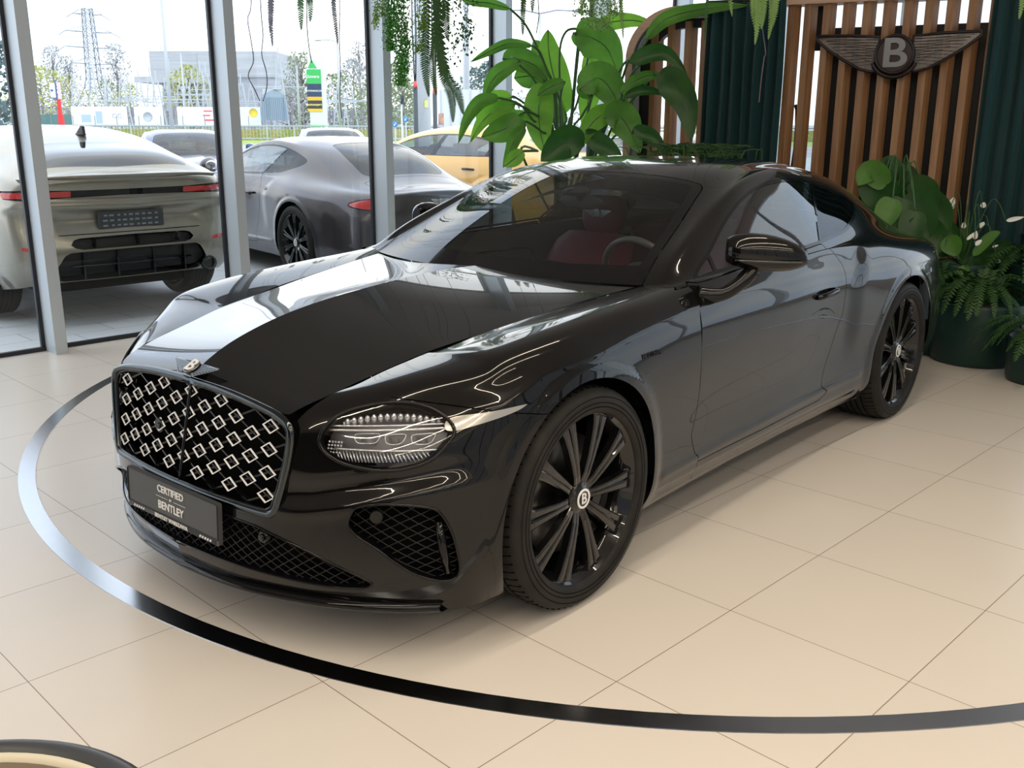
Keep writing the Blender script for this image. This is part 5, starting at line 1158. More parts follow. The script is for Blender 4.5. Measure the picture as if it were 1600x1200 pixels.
# grassy planter behind the roof
c = at(1085, 245, 7.4); fp = Vector((c.x, c.y, 0)); o = pot('potted_grass', 'dark grassy plant peeping over the coupe roof before the curtain', fp, .26, 1.24, 0); inv = Matrix.Translation(-fp)
for g in range(6):
    b = MB(); b.T = inv
    for k in range(60):
        p = fp+Vector((rnd.gauss(0, .18), rnd.gauss(0, .14), 1.22)); a = rnd.uniform(0, 2*PI); l = rnd.uniform(.10, .26); d = Vector((math.cos(a), math.sin(a), 0))
        blade(b, [p, p+d*l*.3+Vector((0, 0, l*.7)), p+d*l*.9+Vector((0, 0, l*.7))], .012, .2, n=4, m=3)
    b.build('grass_tuft', M_FERN, o)
# tub armchair cut by the lower left corner
o = empty('tub_armchair', (2.05, 1.60, 0)); tag(o, 'round low tub armchair with taupe lining and dark rim, lower left corner', 'armchair')
M_TAUPE = mat('taupe_leather', (.30, .25, .19), .5); M_SHELL = mat('dark_grey_shell', (.045, .05, .058), .35); M_PIP = mat('pale_piping', (.62, .58, .46), .5)
b = MB(); b.lathe([(.20, .12), (.29, .20), (.335, .40), (.352, .590), (.350, .604), (.338, .612), (.322, .610), (.316, .600)], 72, 'z'); b.build('outer_shell', M_SHELL, o)
b = MB(); b.lathe([(.316, .602), (.310, .608), (.302, .604), (.299, .596)], 72, 'z'); b.build('piping', M_PIP, o)
b = MB(); b.lathe([(.299, .598), (.288, .50), (.272, .42), (.20, .40), (0, .405)], 64, 'z'); b.build('seat_lining', M_TAUPE, o)
for k in range(4):
    a = PI/4+k*PI/2; b = MB(); b.tube([(.18*math.cos(a), .18*math.sin(a), .16), (.24*math.cos(a), .24*math.sin(a), 0)], .015, 10); b.build('leg', M_MATBLK, o)
# ---------------------------------------------------------------- tall coupe-roofed SUV (rear seen close, side of a second one)
def suv(name, label, paint, brake=M_GLOSSBLK, inside=M_CAB):
    st_ = []
    A_ = lambda *r: st_.append([tuple(q) for q in r])
    A_((1.02,0,.25),(1.05,0,.40),(1.05,0,.60),(1.02,0,.78),(.95,0,.90),(.80,0,.96),(.65,0,1.00),(.50,0,1.03),(.35,0,1.055),(.22,0,1.075))
    A_((.98,.38,.25),(1.01,.40,.40),(1.01,.41,.60),(.98,.40,.78),(.92,.38,.89),(.78,.34,.955),(.64,.28,.998),(.50,.22,1.03),(.33,.13,1.06),(.15,0,1.085))
    A_((.82,.70,.25),(.85,.74,.40),(.86,.755,.60),(.83,.75,.78),(.79,.70,.89),(.70,.60,.96),(.58,.50,1.01),(.45,.38,1.04),(.27,.22,1.07),(.06,0,1.095))
    A_((.58,.86,.25),(.59,.91,.40),(.59,.925,.60),(.57,.915,.78),(.54,.87,.92),(.50,.75,.99),(.43,.60,1.03),(.33,.45,1.05),(.18,.26,1.08),(-.03,0,1.105))
    T = '''.30|.90 .25|.955 .40|.97 .60|.962 .80|.92 .94|.80 1.02|.62 1.05|.45 1.07|.26 1.09|0 1.10
     .0|.91 .25|.965 .40|.985 .60|.98 .80|.94 .96|.83 1.05|.65 1.075|.48 1.09|.27 1.105|0 1.115
     -.30|.90 .25|.96 .40|.978 .60|.972 .81|.945 .97|.87 1.08|.68 1.105|.50 1.12|.28 1.135|0 1.145
     -.62|.90 .25|.955 .40|.965 .60|.965 .82|.95 .98|.90 1.10|.82 1.145|.70 1.19|.45 1.22|0 1.235
     -1.0|.90 .25|.955 .40|.962 .60|.962 .82|.95 .98|.905 1.105|.825 1.26|.72 1.345|.48 1.375|0 1.39
     -1.45|.90 .25|.955 .40|.960 .60|.960 .82|.95 .98|.905 1.11|.81 1.30|.69 1.42|.48 1.475|0 1.495
     -1.95|.90 .25|.955 .40|.962 .60|.962 .82|.95 .98|.905 1.11|.80 1.31|.675 1.44|.48 1.505|0 1.525
     -2.4|.90 .25|.96 .40|.975 .60|.975 .82|.955 .98|.91 1.115|.80 1.30|.67 1.43|.47 1.495|0 1.518
     -2.75|.90 .25|.965 .40|.99 .60|.985 .82|.965 .98|.915 1.12|.81 1.29|.67 1.395|.47 1.465|0 1.49
     -3.0|.90 .25|.965 .40|.992 .60|.99 .82|.965 .98|.915 1.125|.81 1.265|.67 1.36|.47 1.43|0 1.455
     -3.3|.89 .25|.96 .40|.985 .60|.98 .82|.955 .98|.905 1.125|.805 1.22|.67 1.295|.46 1.355|0 1.375
     -3.6|.86 .28|.93 .40|.955 .60|.95 .82|.93 .98|.88 1.12|.79 1.18|.665 1.225|.455 1.275|0 1.29'''
    for ln in T.split('\n'):
        q = ln.split('|'); x = float(q[0]); A_(*[(x, *map(float, r.split())) for r in q[1:]])
    A_((-3.72,.82,.30),(-3.79,.875,.40),(-3.82,.89,.60),(-3.80,.895,.80),(-3.79,.88,.96),(-3.80,.83,1.09),(-3.80,.755,1.128),(-3.78,.64,1.15),(-3.74,.44,1.18),(-3.70,0,1.20))
    A_((-3.80,.60,.32),(-3.89,.64,.42),(-3.92,.66,.60),(-3.87,.67,.80),(-3.88,.66,.97),(-3.91,.63,1.095),(-3.89,.57,1.132),(-3.86,.48,1.15),(-3.80,.33,1.168),(-3.76,0,1.178))
    A_((-3.82,.30,.32),(-3.92,.32,.42),(-3.955,.33,.60),(-3.89,.34,.80),(-3.91,.33,.97),(-3.94,.32,1.10),(-3.92,.29,1.138),(-3.89,.24,1.152),(-3.83,.16,1.165),(-3.78,0,1.172))
    A_((-3.83,0,.32),(-3.93,0,.42),(-3.965,0,.60),(-3.90,0,.80),(-3.92,0,.97),(-3.95,0,1.10),(-3.93,0,1.14),(-3.90,0,1.154),(-3.85,0,1.163),(-3.80,0,1.170))
    N = np.array(st_); ts = knots(N, 0); tv = knots(N[:, :], 1); nv = 8; ns = 7
    G = cspl(ts, N, fine(ts, ns)); G = cspl(tv, G.transpose(1, 0, 2), fine(tv, nv)).transpose(1, 0, 2)
    x, y, z = G[..., 0].copy(), G[..., 1].copy(), G[..., 2].copy()
    tail = smooth01((-3.7-x)/.1); G[..., 0] -= tail*.035*np.exp(-((z-.905-.03*np.abs(y))/.035)**2); G[..., 0] += tail*.03*np.exp(-((z-.80)/.06)**2)*smooth01((.62-y)/.1)
    for cx in (0, -3.0):
        r = np.hypot(x-cx, z-.39); G[..., 1] += .015*smooth01((.52-r)/.04)*smooth01((y-.8)/.08)
    a = np.broadcast_to(np.linspace(0, 9, G.shape[1])[None, :, None], G.shape[:2]+(1,)).copy(); s = Srf.grid(G, a)
    if s.n[np.argmin(np.abs(s.p-[-1.5, .96, .7]).sum(1))][1] < 0: s = Srf.grid(G, a, True)
    bv = BVHTree.FromPolygons(s.p.tolist(), s.f)
    root = empty(name); tag(root, label, 'car'); both = lambda q: q.join(q.mirror())
    mk = lambda nm, m, q, par=root: q.build(nm, m, par) if len(q.f) else None
    for cx in (0, -3.0): _, s = s.cut(np.hypot(s.p[:, 0]-cx, s.p[:, 2]-.39)-.455+np.where(s.p[:, 2] > .95, 1, 0))
    dlo = cr([(-.66, 1.118), (-1.05, 1.285), (-1.5, 1.385), (-2.1, 1.405), (-2.7, 1.355), (-3.1, 1.27), (-3.32, 1.20), (-3.25, 1.155), (-2.6, 1.135), (-1.6, 1.125)], 4, True)
    gl, s = s.cut(sdf(dlo, s.p[:, [0, 2]])+np.where((s.a[:, 0] < 5.02) | (s.a[:, 0] > 7.6), 1.0, 0))
    rim, g2 = gl.cut(-(sdf(dlo, gl.p[:, [0, 2]])+.014)); bp = lambda q: q.p[:, 0]+1.78+(q.p[:, 2]-1.12)*.45
    st1, g2 = g2.cut(np.abs(bp(g2))-.045); cp = lambda q: q.p[:, 0]+2.85+(q.p[:, 2]-1.12)*.3; st2, g2 = g2.cut(np.abs(cp(g2))-.03)
    fg, rg = g2.cut(-bp(g2))
    ws = rpoly([(-.55, -.72), (-.55, .72), (-1.38, .55), (-1.38, -.55)], .05); wsr, s = s.cut(sdf(ws, s.p[:, :2])+np.where(s.a[:, 0] < 7.3, 1, 0))
    rw = rpoly([(-3.24, -.56), (-3.24, .56), (-3.70, .63), (-3.70, -.63)], .05); rwr, s = s.cut(sdf(rw, s.p[:, :2])+np.where((s.a[:, 0] < 6.5), 1, 0))
    yz = lambda q: q.p[:, 1:3]; back = lambda q: np.where(q.p[:, 0] > -3.6, 1.0, 0)
    lb = [(-.1, .992), (.5, .985), (.80, .972), (.905, .985), (.905, 1.045), (.80, 1.052), (.45, 1.040), (-.1, 1.038)]
    lbs, s = s.cut(sdf(lb, yz(s))+back(s)); redp, blk = lbs.cut(.46-lbs.p[:, 1]); redp, b2 = redp.cut(np.abs(redp.p[:, 2]-1.012)-.022); blk = blk.join(b2)
    v1 = rpoly([(-.1, .585), (.44, .585), (.52, .615), (.47, .672), (-.1, .680)], .02); v1s, s = s.cut(sdf(v1, yz(s))+back(s))
    v2 = rpoly([(-.1, .33), (.58, .33), (.64, .42), (.55, .565), (-.1, .572)], .04); v2s, s = s.cut(sdf(v2, yz(s))+back(s))
    rf = [(.66, .575), (.86, .600), (.86, .630), (.66, .605)]; rfs, s = s.cut(sdf(rf, yz(s))+back(s))
    tg = rpoly([(-2, .70), (.62, .70), (.70, .90), (.76, 1.2), (.70, 2), (-2, 2)], .03); tgs, s = s.cut(np.abs(sdf(tg, yz(s)))-.0035+back(s)+np.where(s.p[:, 2] > 1.12, 1, 0))
    dr = [(-.70, .30), (-.72, 1.12)], [(-1.80, .32), (-1.86, 1.12)], [(-2.55, .40), (-2.62, .62), (-2.82, .86), (-2.93, 1.13)]
    gp = tgs
    for ln in dr:
        a_, s = s.cut(np.abs(side_of(ln, s.p[:, [0, 2]]))-.003+np.where((s.p[:, 2] > 1.12) | (s.p[:, 2] < .33) | (s.p[:, 0] < -3.3), 1, 0)); gp = gp.join(a_)
    mk('body_shell', paint, both(s)); mk('panel_gaps', M_BACK, both(gp.offset(-.01)))
    mk('windscreen', M_WSG, both(wsr)); mk('rear_window', mat('rear_glass', (.02, .024, .026), .06, coat=1), both(rwr))
    for q, m, nm in ((rim.join(st1).join(st2), M_GLOSSBLK, 'window_surround'), (fg.offset(-.004), M_WSG, 'side_window'), (rg.offset(-.004), M_SIDEG, 'rear_side_window'), (redp, M_RED, 'tail_light'), (rfs, M_RED, 'reflector')):
        mk(nm, m, q); mk(nm, m, q.mirror())
    mk('light_bar', M_GLOSSBLK, both(blk.offset(-.006))); mk('bumper_vent', M_MATBLK, both(v1s.offset(-.04))); mk('diffuser', M_MATBLK, both(v2s.offset(-.05)))
    b = MB()                                                      # fins, spoiler lip, exhausts, plate, antenna
    for y_ in (-.36, -.02, .33): b.box(-3.965, -3.91, y_-.006, y_+.006, .595, .672)
    b.build('vent_fin', M_DKCHROME, root)
    b = MB(); b.tube([(-3.94+.05*(y_/.5)**2, y_, .574) for y_ in np.linspace(-.56, .56, 12)], .010, 6); b.tube([(-3.92+.05*(y_/.5)**2, y_, .45) for y_ in np.linspace(-.5, .5, 12)], .008, 5)
    for y_ in (-.42, -.15, .15, .42): b.box(-3.93, -3.86, y_-.006, y_+.006, .35, .56)
    b.build('diffuser_trim', M_DKCHROME, root)
    b = MB(); rows = []
    for y_ in np.linspace(-.80, .80, 30):
        e = (abs(y_)/.8)**4; xr = -3.945+.13*(abs(y_)/.8)**2.2; rows.append([(xr+.12, y_, 1.128), (xr+.02, y_, 1.160-.03*e), (xr-.035+.02*e, y_, 1.152-.02*e), (xr-.030+.02*e, y_, 1.140-.02*e), (xr+.05, y_, 1.09)])
    b.grid(rows); b.build('tail_spoiler', paint, root)
    for sd in (1, -1):
        b = MB(); b.lathe([(.048, -.0), (.060, -.002), (.060, .12), (.046, .12)], 28, 'x', c=(-3.90, sd*.66, .375), close=True); b.lathe([(0, .03), (.048, .03)], 20, 'x', c=(-3.90, sd*.66, .375)); b.build('exhaust_pipe', M_DKCHROME, root)
    b = MB(); b.box(-3.915, -3.90, -.27, .27, .735, .865); pl = b.build('rear_plate', mat('dealer_plate', (.06, .07, .08), .4), root, bevel=.004)
    b = MB(); rr = random.Random(3)
    for j, zz in enumerate((.835, .795, .755)):
        for k in range(9):
            y_ = -.22+k*.052; b.box(-3.917, -3.9145, y_, y_+rr.uniform(.02, .04), zz-.008, zz+.006)
    b.build('plate_pattern', mat('plate_light_pattern', (.25, .27, .29), .5), pl)
    b = MB(); b.prism([(-2.95, 0), (-3.12, 0), (-3.11, .07), (-3.08, .075)], -.012, .012, Matrix.Translation((0, 0, 1.445)) @ Matrix.Rotation(PI/2, 4, 'X')); b.ell((-3.02, 0, 1.448), (.11, .04, .012), 12, 6); b.build('roof_antenna', M_MATBLK, root)
    b = MB(); b.box(-3.5, .5, -.60, .60, .20, .34); b.build('underbody', M_BACK, root)
    b = MB(); b.box(-3.2, -.7, -.84, .84, .34, .95); b.build('cabin_tub', inside, root)
    b = MB()
    for sd in (1, -1): b.box(-1.85, -1.65, sd*.38-.22, sd*.38+.22, .9, 1.12); b.box(-1.80, -1.70, sd*.38-.10, sd*.38+.10, 1.14, 1.28); b.box(-2.85, -2.7, sd*.38-.24, sd*.38+.24, .9, 1.14)
    b.build('seat_row', inside, root, bevel=.03)
    b = MB(); b.tube([(-1.22, .38+.18*math.cos(a_), 1.08+.17*math.sin(a_)) for a_ in np.linspace(0, 2*PI, 24, endpoint=False)], .016, 8, closed=True); b.build('steering_wheel', M_CAB, root)
    for sd in (1, -1):
        for hx in (-1.62, -2.58):
            o_, n_ = outline3(bv, [(hx+.10, .985), (hx, .985), (hx-.10, .985)], 'y', off=.012)
            if len(o_) == 3: b = MB(); b.tube(cr([(p.x, p.y*sd, p.z) for p in (o_[0]-n_[0]*.02, o_[0], o_[1]+n_[1]*.012, o_[2], o_[2]-n_[2]*.02)], 3), .013, 8); b.build('door_handle', M_MATBLK, root)
        b = MB(); b.ell((-.92, sd*1.05, 1.14), (.08, .11, .065), 20, 12); b.bar((-.90, sd*.90, 1.09), (-.92, sd*1.0, 1.11), .05, .03); b.build('wing_mirror', paint, root)
        for x in (0, -3.0):
            b = MB(); b.lathe([(.02, sd*.60), (.47, sd*.60), (.47, sd*.93)] if sd == 1 else [(.47, sd*.93), (.47, sd*.60), (.02, sd*.60)], 32, 'y', c=(x, 0, .42), a0=-.3, a1=PI+.3); b.build('wheel_housing', M_BACK, root)
            o = copy_tree(WHEEL0, root); o.location = (x, sd*.85, .39); o.scale = (1.037,)*3; o.rotation_euler = (0, .2, 0 if sd == 1 else PI)
    return root
# ---------------------------------------------------------------- parked cars outside
WHEEL0 = [o for o in CAR.children if o.name.startswith('wheel') and not o.name.startswith('wheel_h') and o.type == 'EMPTY'][0]
P_GREY = mat('satin_graphite_paint', (.060, .054, .062), .30, metal=.5, coat=.7, coat_r=.05)
P_BEIGE = mat('champagne_paint', (.33, .31, .26), .30, metal=.55, coat=.7, coat_r=.03)
P_YEL = mat('warm_yellow_paint', (.80, .42, .05), .30, coat=.8, coat_r=.03)
P_BLUE = mat('deep_blue_paint', (.02, .05, .16), .25, metal=.4, coat=1)
P_SILV = mat('pale_silver_paint', (.30, .33, .37), .30, metal=.6, coat=.8)
def recolour(src, label, paint, loc, rz, drop=()):
    r = copy_tree(src); r.location = loc; r.rotation_euler = (0, 0, rz); r['label'] = label
    for ch in [o for o in bpy.data.objects if o.parent is r or (o.parent and o.parent.parent is r)]:
        if ch.type == 'MESH' and ch.data.materials and ch.data.materials[0] in (M_PAINT, P_GREY, P_BEIGE):
            ch.material_slots[0].link = 'OBJECT'; ch.material_slots[0].material = paint
    return r
recolour(CAR, 'graphite coupe parked nose-out outside the second and third windows, red tail lamp', P_GREY, (-4.50, -8.37, 0), math.radians(-95.6))
recolour(CAR, 'dark blue car with round headlamps parked beyond the beige SUV', P_BLUE, (-6.0, -12.5, 0), math.radians(72))
recolour(CAR, 'pale silver-blue car parked farthest out behind the graphite coupe', P_SILV, (-11.0, -15.6, 0), math.radians(62))
recolour(CAR, 'silver car parked beyond the yellow SUV, seen between the paddle leaves', P_SILV, (-11.3, -9.0, 0), math.radians(-92))
SUV1 = suv('sport_utility_car', 'champagne beige SUV parked tail-first against the first window, dark dealer plate', P_BEIGE)
SUV1.location = (-1.36, -8.83, 0); SUV1.rotation_euler = (0, 0, math.radians(-91.2))
r = recolour(SUV1, 'yellow SUV parked parallel beyond the graphite coupe', P_YEL, (-7.28, -8.80, 0), math.radians(-92)); r.scale = (1, 1, 1.0)
for o in [q for q in bpy.data.objects if q.parent is not None and q.parent.name.startswith('coupe') and q.parent is not CAR]:
    if o.name.startswith('number_plate'):
        for c_ in [q for q in bpy.data.objects if q.parent is o]: bpy.data.objects.remove(c_)
    if o.name.startswith('side_script'): bpy.data.objects.remove(o)
# white SPEED plate on the tail of the graphite coupe
gt = [o for o in bpy.data.objects if o.parent is None and o.name.startswith('coupe') and 'graphite' in str(o.get('label'))][0]
b = MB(); fmx = frame((-4.034, 0, .635), (0, -1, 0), (0, 0, 1)); b.prism(rpoly([(-.26, -.057), (.26, -.057), (.26, .057), (-.26, .057)], .01), 0, .006, fmx); sp = b.build('speed_plate', M_WHITE, gt)
text('plate_text', 'SPEED', .10, fmx @ Matrix.Translation((.02, 0, .0075)), M_MATBLK, sp)
text('model_script', 'B E N T L E Y', .035, frame((-4.028, 0, .745), (0, -1, 0), (0, 0, 1)), M_CHROME, gt)
# ---------------------------------------------------------------- outdoors: paving, road, hedge, substation, pylons, signs
def pave_mat():
    m = bpy.data.materials.new('light_paving'); m.use_nodes = True; t = m.node_tree; b = t.nodes['Principled BSDF']; tc = t.nodes.new('ShaderNodeNewGeometry')
    mp = t.nodes.new('ShaderNodeMapping'); mp.inputs['Rotation'].default_value = (0, 0, .0); br = t.nodes.new('ShaderNodeTexBrick'); t.links.new(tc.outputs['Position'], mp.inputs[0]); t.links.new(mp.outputs[0], br.inputs['Vector'])
    br.inputs['Color1'].default_value = (.46, .49, .51, 1); br.inputs['Color2'].default_value = (.41, .44, .46, 1); br.inputs['Mortar'].default_value = (.27, .29, .30, 1); br.inputs['Scale'].default_value = 1.0; br.inputs['Mortar Size'].default_value = .006; br.inputs['Brick Width'].default_value = .62; br.inputs['Row Height'].default_value = .31
    t.links.new(br.outputs['Color'], b.inputs['Base Color']); b.inputs['Roughness'].default_value = .75; return m
b = MB(); b.box(-120, 90, -48, -4.205, -.12, -.02); struct('car_park_paving', b, pave_mat())
# view basis over the ground for the far things
def gp(px, D, z=0.0):
    p = at(px, 600, D); return Vector((p.x, p.y, z))
_f = (at(800, 189, 10)-at(800, 189, 0.001)); _f.z = 0; _f.normalize(); _r = Vector((_f.y, -_f.x, 0)); YAW = math.atan2(_f.y, _f.x)
def g2(lat, dep, z=0.0): return Vector((_ci.translation.x, _ci.translation.y, 0))+_r*lat+_f*dep+Vector((0, 0, z))
def lat(px, dep): return (px-800)/1522.72*dep*.9656      # lateral metres for a picture column at ground depth
FM = lambda la, de, z=0: Matrix.Translation(g2(la, de, z)) @ Matrix.Rotation(YAW-PI/2, 4, 'Z')      # local x right, y away
def strip(name, d0, d1, z0, z1, m, x0=-90, x1=70, kind='structure'):
    b = MB(); b.box(x0, x1, d0, d1, z0, z1, M=FM(0, 0)); return tag(b.build(name, m), kind=kind)
M_ROAD = mat('asphalt', (.33, .34, .36), .85, noise=(.4, (.40, .41, .43), (1, 1, 1))); M_GRASS = mat('spring_grass', (.22, .36, .07), .9, noise=(1.5, (.34, .42, .12), (1, 1, 1)))
M_CONC = mat('pale_concrete', (.46, .48, .50), .85, noise=(.6, (.38, .40, .42), (1, 1, 1))); M_STEEL = mat('galvanised_steel', (.46, .50, .53), .5, metal=.2); M_STEELD = mat('far_steel', (.22, .25, .28), .6)
strip('road', 46, 66, -.10, -.01, M_ROAD); strip('lawn', 66, 88, -.08, .0, M_GRASS); strip('far_ground', 88, 420, -.10, -.01, M_CONC, -260, 220)
hd = strip('hedge', 80, 82, 0, .85, mat('clipped_hedge', (.30, .36, .10), .9, noise=(1.2, (.42, .34, .14), (1, 1, 1)), bump=(6, 1, .2)), kind=None); tag(hd, 'long low yellow-green hedge behind the roadside railing', 'hedge')
# railing along the road
ra = empty('roadside_railing', g2(0, 74)); tag(ra, 'long white steel railing along the lawn beyond the road', 'railing')
b = MB(); b.T = Matrix.Translation(-g2(0, 74))
for z in (.25, 1.15): b.bar(g2(-62, 74, z), g2(20, 74, z), .07, .07)
b.build('rail', M_STEEL, ra)
b = MB(); b.T = Matrix.Translation(-g2(0, 74))
for k in range(42): b.bar(g2(-62+2*k, 74, 0), g2(-62+2*k, 74, 1.2), .10, .10, up=(1, 0, 0))
for k in range(330): b.bar(g2(-62+.25*k, 74, .25), g2(-62+.25*k, 74, 1.15), .025, .025, up=(1, 0, 0))
b.build('railing_bars', M_STEEL, ra)
# trees
def tree(px, dep, h, w, col, label, base=.25, tall=False, n=900, bare=.5):
    la = lat(px, dep); o = empty('tree', g2(la, dep)); tag(o, label, 'tree', 'trees beyond the road')
    rr = random.Random(int(px*7+dep)); b = MB(); b.tube([(0, 0, 0), (.1, 0, h*.4), (0, .1, h*.9)], [h*.014+.05, h*.010+.04, .03], 6)
    for k in range(30 if not tall else 80):
        z0 = h*rr.uniform(base, .8); a = rr.uniform(0, 2*PI); l = w*.5*(1-z0/h)**.5*rr.uniform(.6, 1.1)+.2; up = (h*.22 if tall else h*.12)
        b.tube([(0, 0, z0), (l*.5*math.cos(a), l*.5*math.sin(a), z0+up*.7), (l*math.cos(a), l*math.sin(a), min(h, z0+up*1.4))], [.05, .03, .012], 4)
    b.build('trunk', mat_bark, o)
    c = MB(); s = .21 if not tall else .16
    for k in range(n):
        t = rr.random(); z = h*(base+(1-base)*t); rad = w*.5*(math.sin(PI*min(.97, (.18+.8*t)))**.7 if not tall else math.sin(PI*(.12+.85*t))**.5); a = rr.uniform(0, 2*PI); q = rad*rr.random()**.5
        p = Vector((q*math.cos(a), q*math.sin(a), z)); d1 = Vector((rr.gauss(0, 1), rr.gauss(0, 1), rr.gauss(0, 1))).normalized(); d2 = d1.cross(Vector((rr.gauss(0, 1), rr.gauss(0, 1), rr.gauss(0, 1)))).normalized(); e = s*rr.uniform(.7, 1.8)*(h/9)**.5
        c.add([p, p+d1*e, p+d1*e+d2*e*.7, p+d2*e*.7], [(0, 1, 2, 3)])
    c.build('crown', col, o)
mat_bark = mat('grey_bark', (.26, .24, .23), .9)
C1 = mat('spring_leaf_yellow', (.42, .44, .16), .9); C2 = mat('hazy_grey_twigs', (.36, .38, .38), .9); C3 = mat('dull_green_crown', (.24, .30, .16), .9); C4 = mat('bluish_conifer', (.10, .16, .16), .9)
for a in ((70, 130, 8.0, 13, C1, 'yellow-green bushy tree left of the red bus-stop post', .1, False, 1500), (92, 230, 17.5, 8, C2, 'tall bare poplar straight above the bus-stop sign', .1, True, 1500), (115, 225, 15, 7, C2, 'bare poplar just left of the lattice pylon', .1, True, 1200),
   (190, 225, 17.5, 8, C2, 'tall bare poplar right of the lattice pylon', .1, True, 1500), (172, 200, 9, 9, C3, 'dull green tree between the pylon and the right poplar', .1, False, 1000), (207, 190, 8, 8, C1, 'small yellow-green tree beside the concrete building', .1, False, 900),
   (300, 130, 8.2, 8, C1, 'yellow-green tree in front of the concrete building', .1, False, 1200), (60, 200, 10, 5, C2, 'thin bare tree at the left of the first window', .1, True, 700), (455, 120, 5.5, 7, C2, 'low bare thicket left of the petrol-price sign', .0, False, 900),
   (475, 125, 9.5, 5.5, C3, 'narrow green-brown tree touching the petrol-price sign', .05, True, 1300), (530, 125, 7, 10, C3, 'bushy dull tree right of the petrol-price sign', .0, False, 1500), (555, 130, 9, 8, C2, 'bare tree near the third mullion', .0, False, 1000), (565, 210, 17, 7, C2, 'tall bare poplar behind the third mullion', .1, True, 900),
   (612, 100, 7, 7, C3, 'dull green tree right of the third mullion', .0, False, 1500), (632, 95, 5.5, 4, C3, 'willow-like tree left of the concrete post', .0, False, 900), (765, 90, 6.5, 5, C4, 'blue-green conifer by the fourth mullion', .0, False, 1300), (-3, 40, 4.6, 3.2, C4, 'dark spruce at the extreme left edge', .0, False, 900), (742, 110, 7, 6, C4, 'dark blue-green tree above the pale hoarding', .1, False, 1200), (855, 110, 6, 9, C2, 'bare hazy tree behind the paddle leaves', .0, False, 900)):
    tree(a[0], a[1], a[2], a[3], a[4], a[5], a[6], a[7], a[8])
# lattice pylon
def pylon():
    de = 300.; la = lat(154, de); o = empty('lattice_pylon', g2(la, de)); tag(o, 'tall lattice electricity pylon with four pairs of arms', 'pylon'); H = 34.; b = MB(); T = 38
    def c(z):
        w = 4.4*(1-z/12.)+1.7 if z < 12 else 1.7*(1-(z-12)/60); return w
    zs = [0, 4, 7.5, 10.5, 13, 15, 17, 19, 21, 23, 25, 27, 29, 31, 32.4]
    for i, z in enumerate(zs[:-1]):
        z2 = zs[i+1]; w1, w2 = c(z), c(z2); q1 = [(sx*w1, sy*w1, z) for sx, sy in ((-1, -1), (1, -1), (1, 1), (-1, 1))]; q2 = [(sx*w2, sy*w2, z2) for sx, sy in ((-1, -1), (1, -1), (1, 1), (-1, 1))]
        for k in range(4): b.bar(q1[k], q2[k], .24, .24); b.bar(q1[k], q2[(k+1) % 4], .12, .12); b.bar(q1[(k+1) % 4], q2[k], .12, .12); b.bar(q2[k], q2[(k+1) % 4], .12, .12)
    b.build('lattice_mast', M_STEELD, o)
    b = MB()
    for z, L in ((17.2, 6.2), (21.7, 7.6), (26.0, 6.9), (30.8, 4.3)):
        for s in (-1, 1):
            for sy in (-1.2, 1.2): b.bar((s*1.5, sy, z), (s*L, 0, z+.1), .2, .2); b.bar((s*1.5, sy, z+1.6), (s*L, 0, z+.1), .1, .1)
            b.bar((s*L, 0, z), (s*(L+1.4)*1.0+(0 if s < 0 else 1.2), 2, z-1.3), .18, .18)
    b.build('cross_arms', M_STEELD, o)
pylon()
ORD = 'first second third fourth fifth sixth seventh eighth ninth tenth eleventh twelfth thirteenth fourteenth fifteenth sixteenth seventeenth eighteenth nineteenth twentieth twenty-first twenty-second'.split()
for k, (y0, y1) in enumerate(((10, -30), (48, 12), (54, 0), (75, 40), (76, 30), (100, 76))):
    w_ = MB(); a_ = at(95 if k % 2 else 190, y0, 300); q = [at(40-(k*20) % 60 if 0 else 30, y0+6, 290), at(330, y0-22-k*3, 210), at(600, y0-60, 150)]
    w_.tube(cr([tuple(p) for p in q], 10), .035, 4); tag(w_.build('power_line', M_STEEL), 'thin overhead power line, %s one down the sky' % ORD[k], 'power line', 'overhead power lines')
# concrete building
o = empty('concrete_building', FM(lat(338, 165), 165).translation, YAW-PI/2); tag(o, 'grey unfinished concrete building with an overhanging upper storey behind the substation', 'building')
u = 165/1522.7*.9656
b = MB(); x0, x1 = -96*u, 98*u; b.box(x0, x1, 0, 20, 8.2, 12.2); b.box(-20*u, x1, -.4, 0, 8.2, 12.0); b.build('upper_storey', mat('streaked_concrete', (.36, .38, .41), .9, noise=(.35, (.46, .48, .50), (.3, .3, 5))), o)
b = MB(); b.box(x0-2.2, -.6, -1.5, 20, 7.3, 8.2); b.build('ledge', M_CONC, o)
b = MB(); b.box(-85*u, -62*u, 1.5, 4, 0, 7.3); b.box(-62*u, -20*u, 5, 19, 0, 7.3); b.box(-20*u, x1, 0, 20, 0, 8.2); b.build('lower_storey', mat('darker_concrete', (.30, .32, .36), .9, noise=(.5, (.38, .40, .43), (.4, .4, 3))), o)  # lower storey in a darker concrete tone than the upper one
for k in range(4): b = MB(); b.box((-58+11*k)*u, (-52+11*k)*u, 4.9, 5.0, 1, 7); b.build('window_opening', M_STEELD, o)
b = MB()
for k in range(12): xx = x0+(x1-x0)*k/11; b.bar((xx, .3, 12.2), (xx, .3, 12.9+.5*(k % 3 == 0)), .06, .06, up=(1, 0, 0))
b.bar((x0, .3, 12.6), (x1, .3, 12.6), .05, .05); b.build('roof_railing', M_STEELD, o)
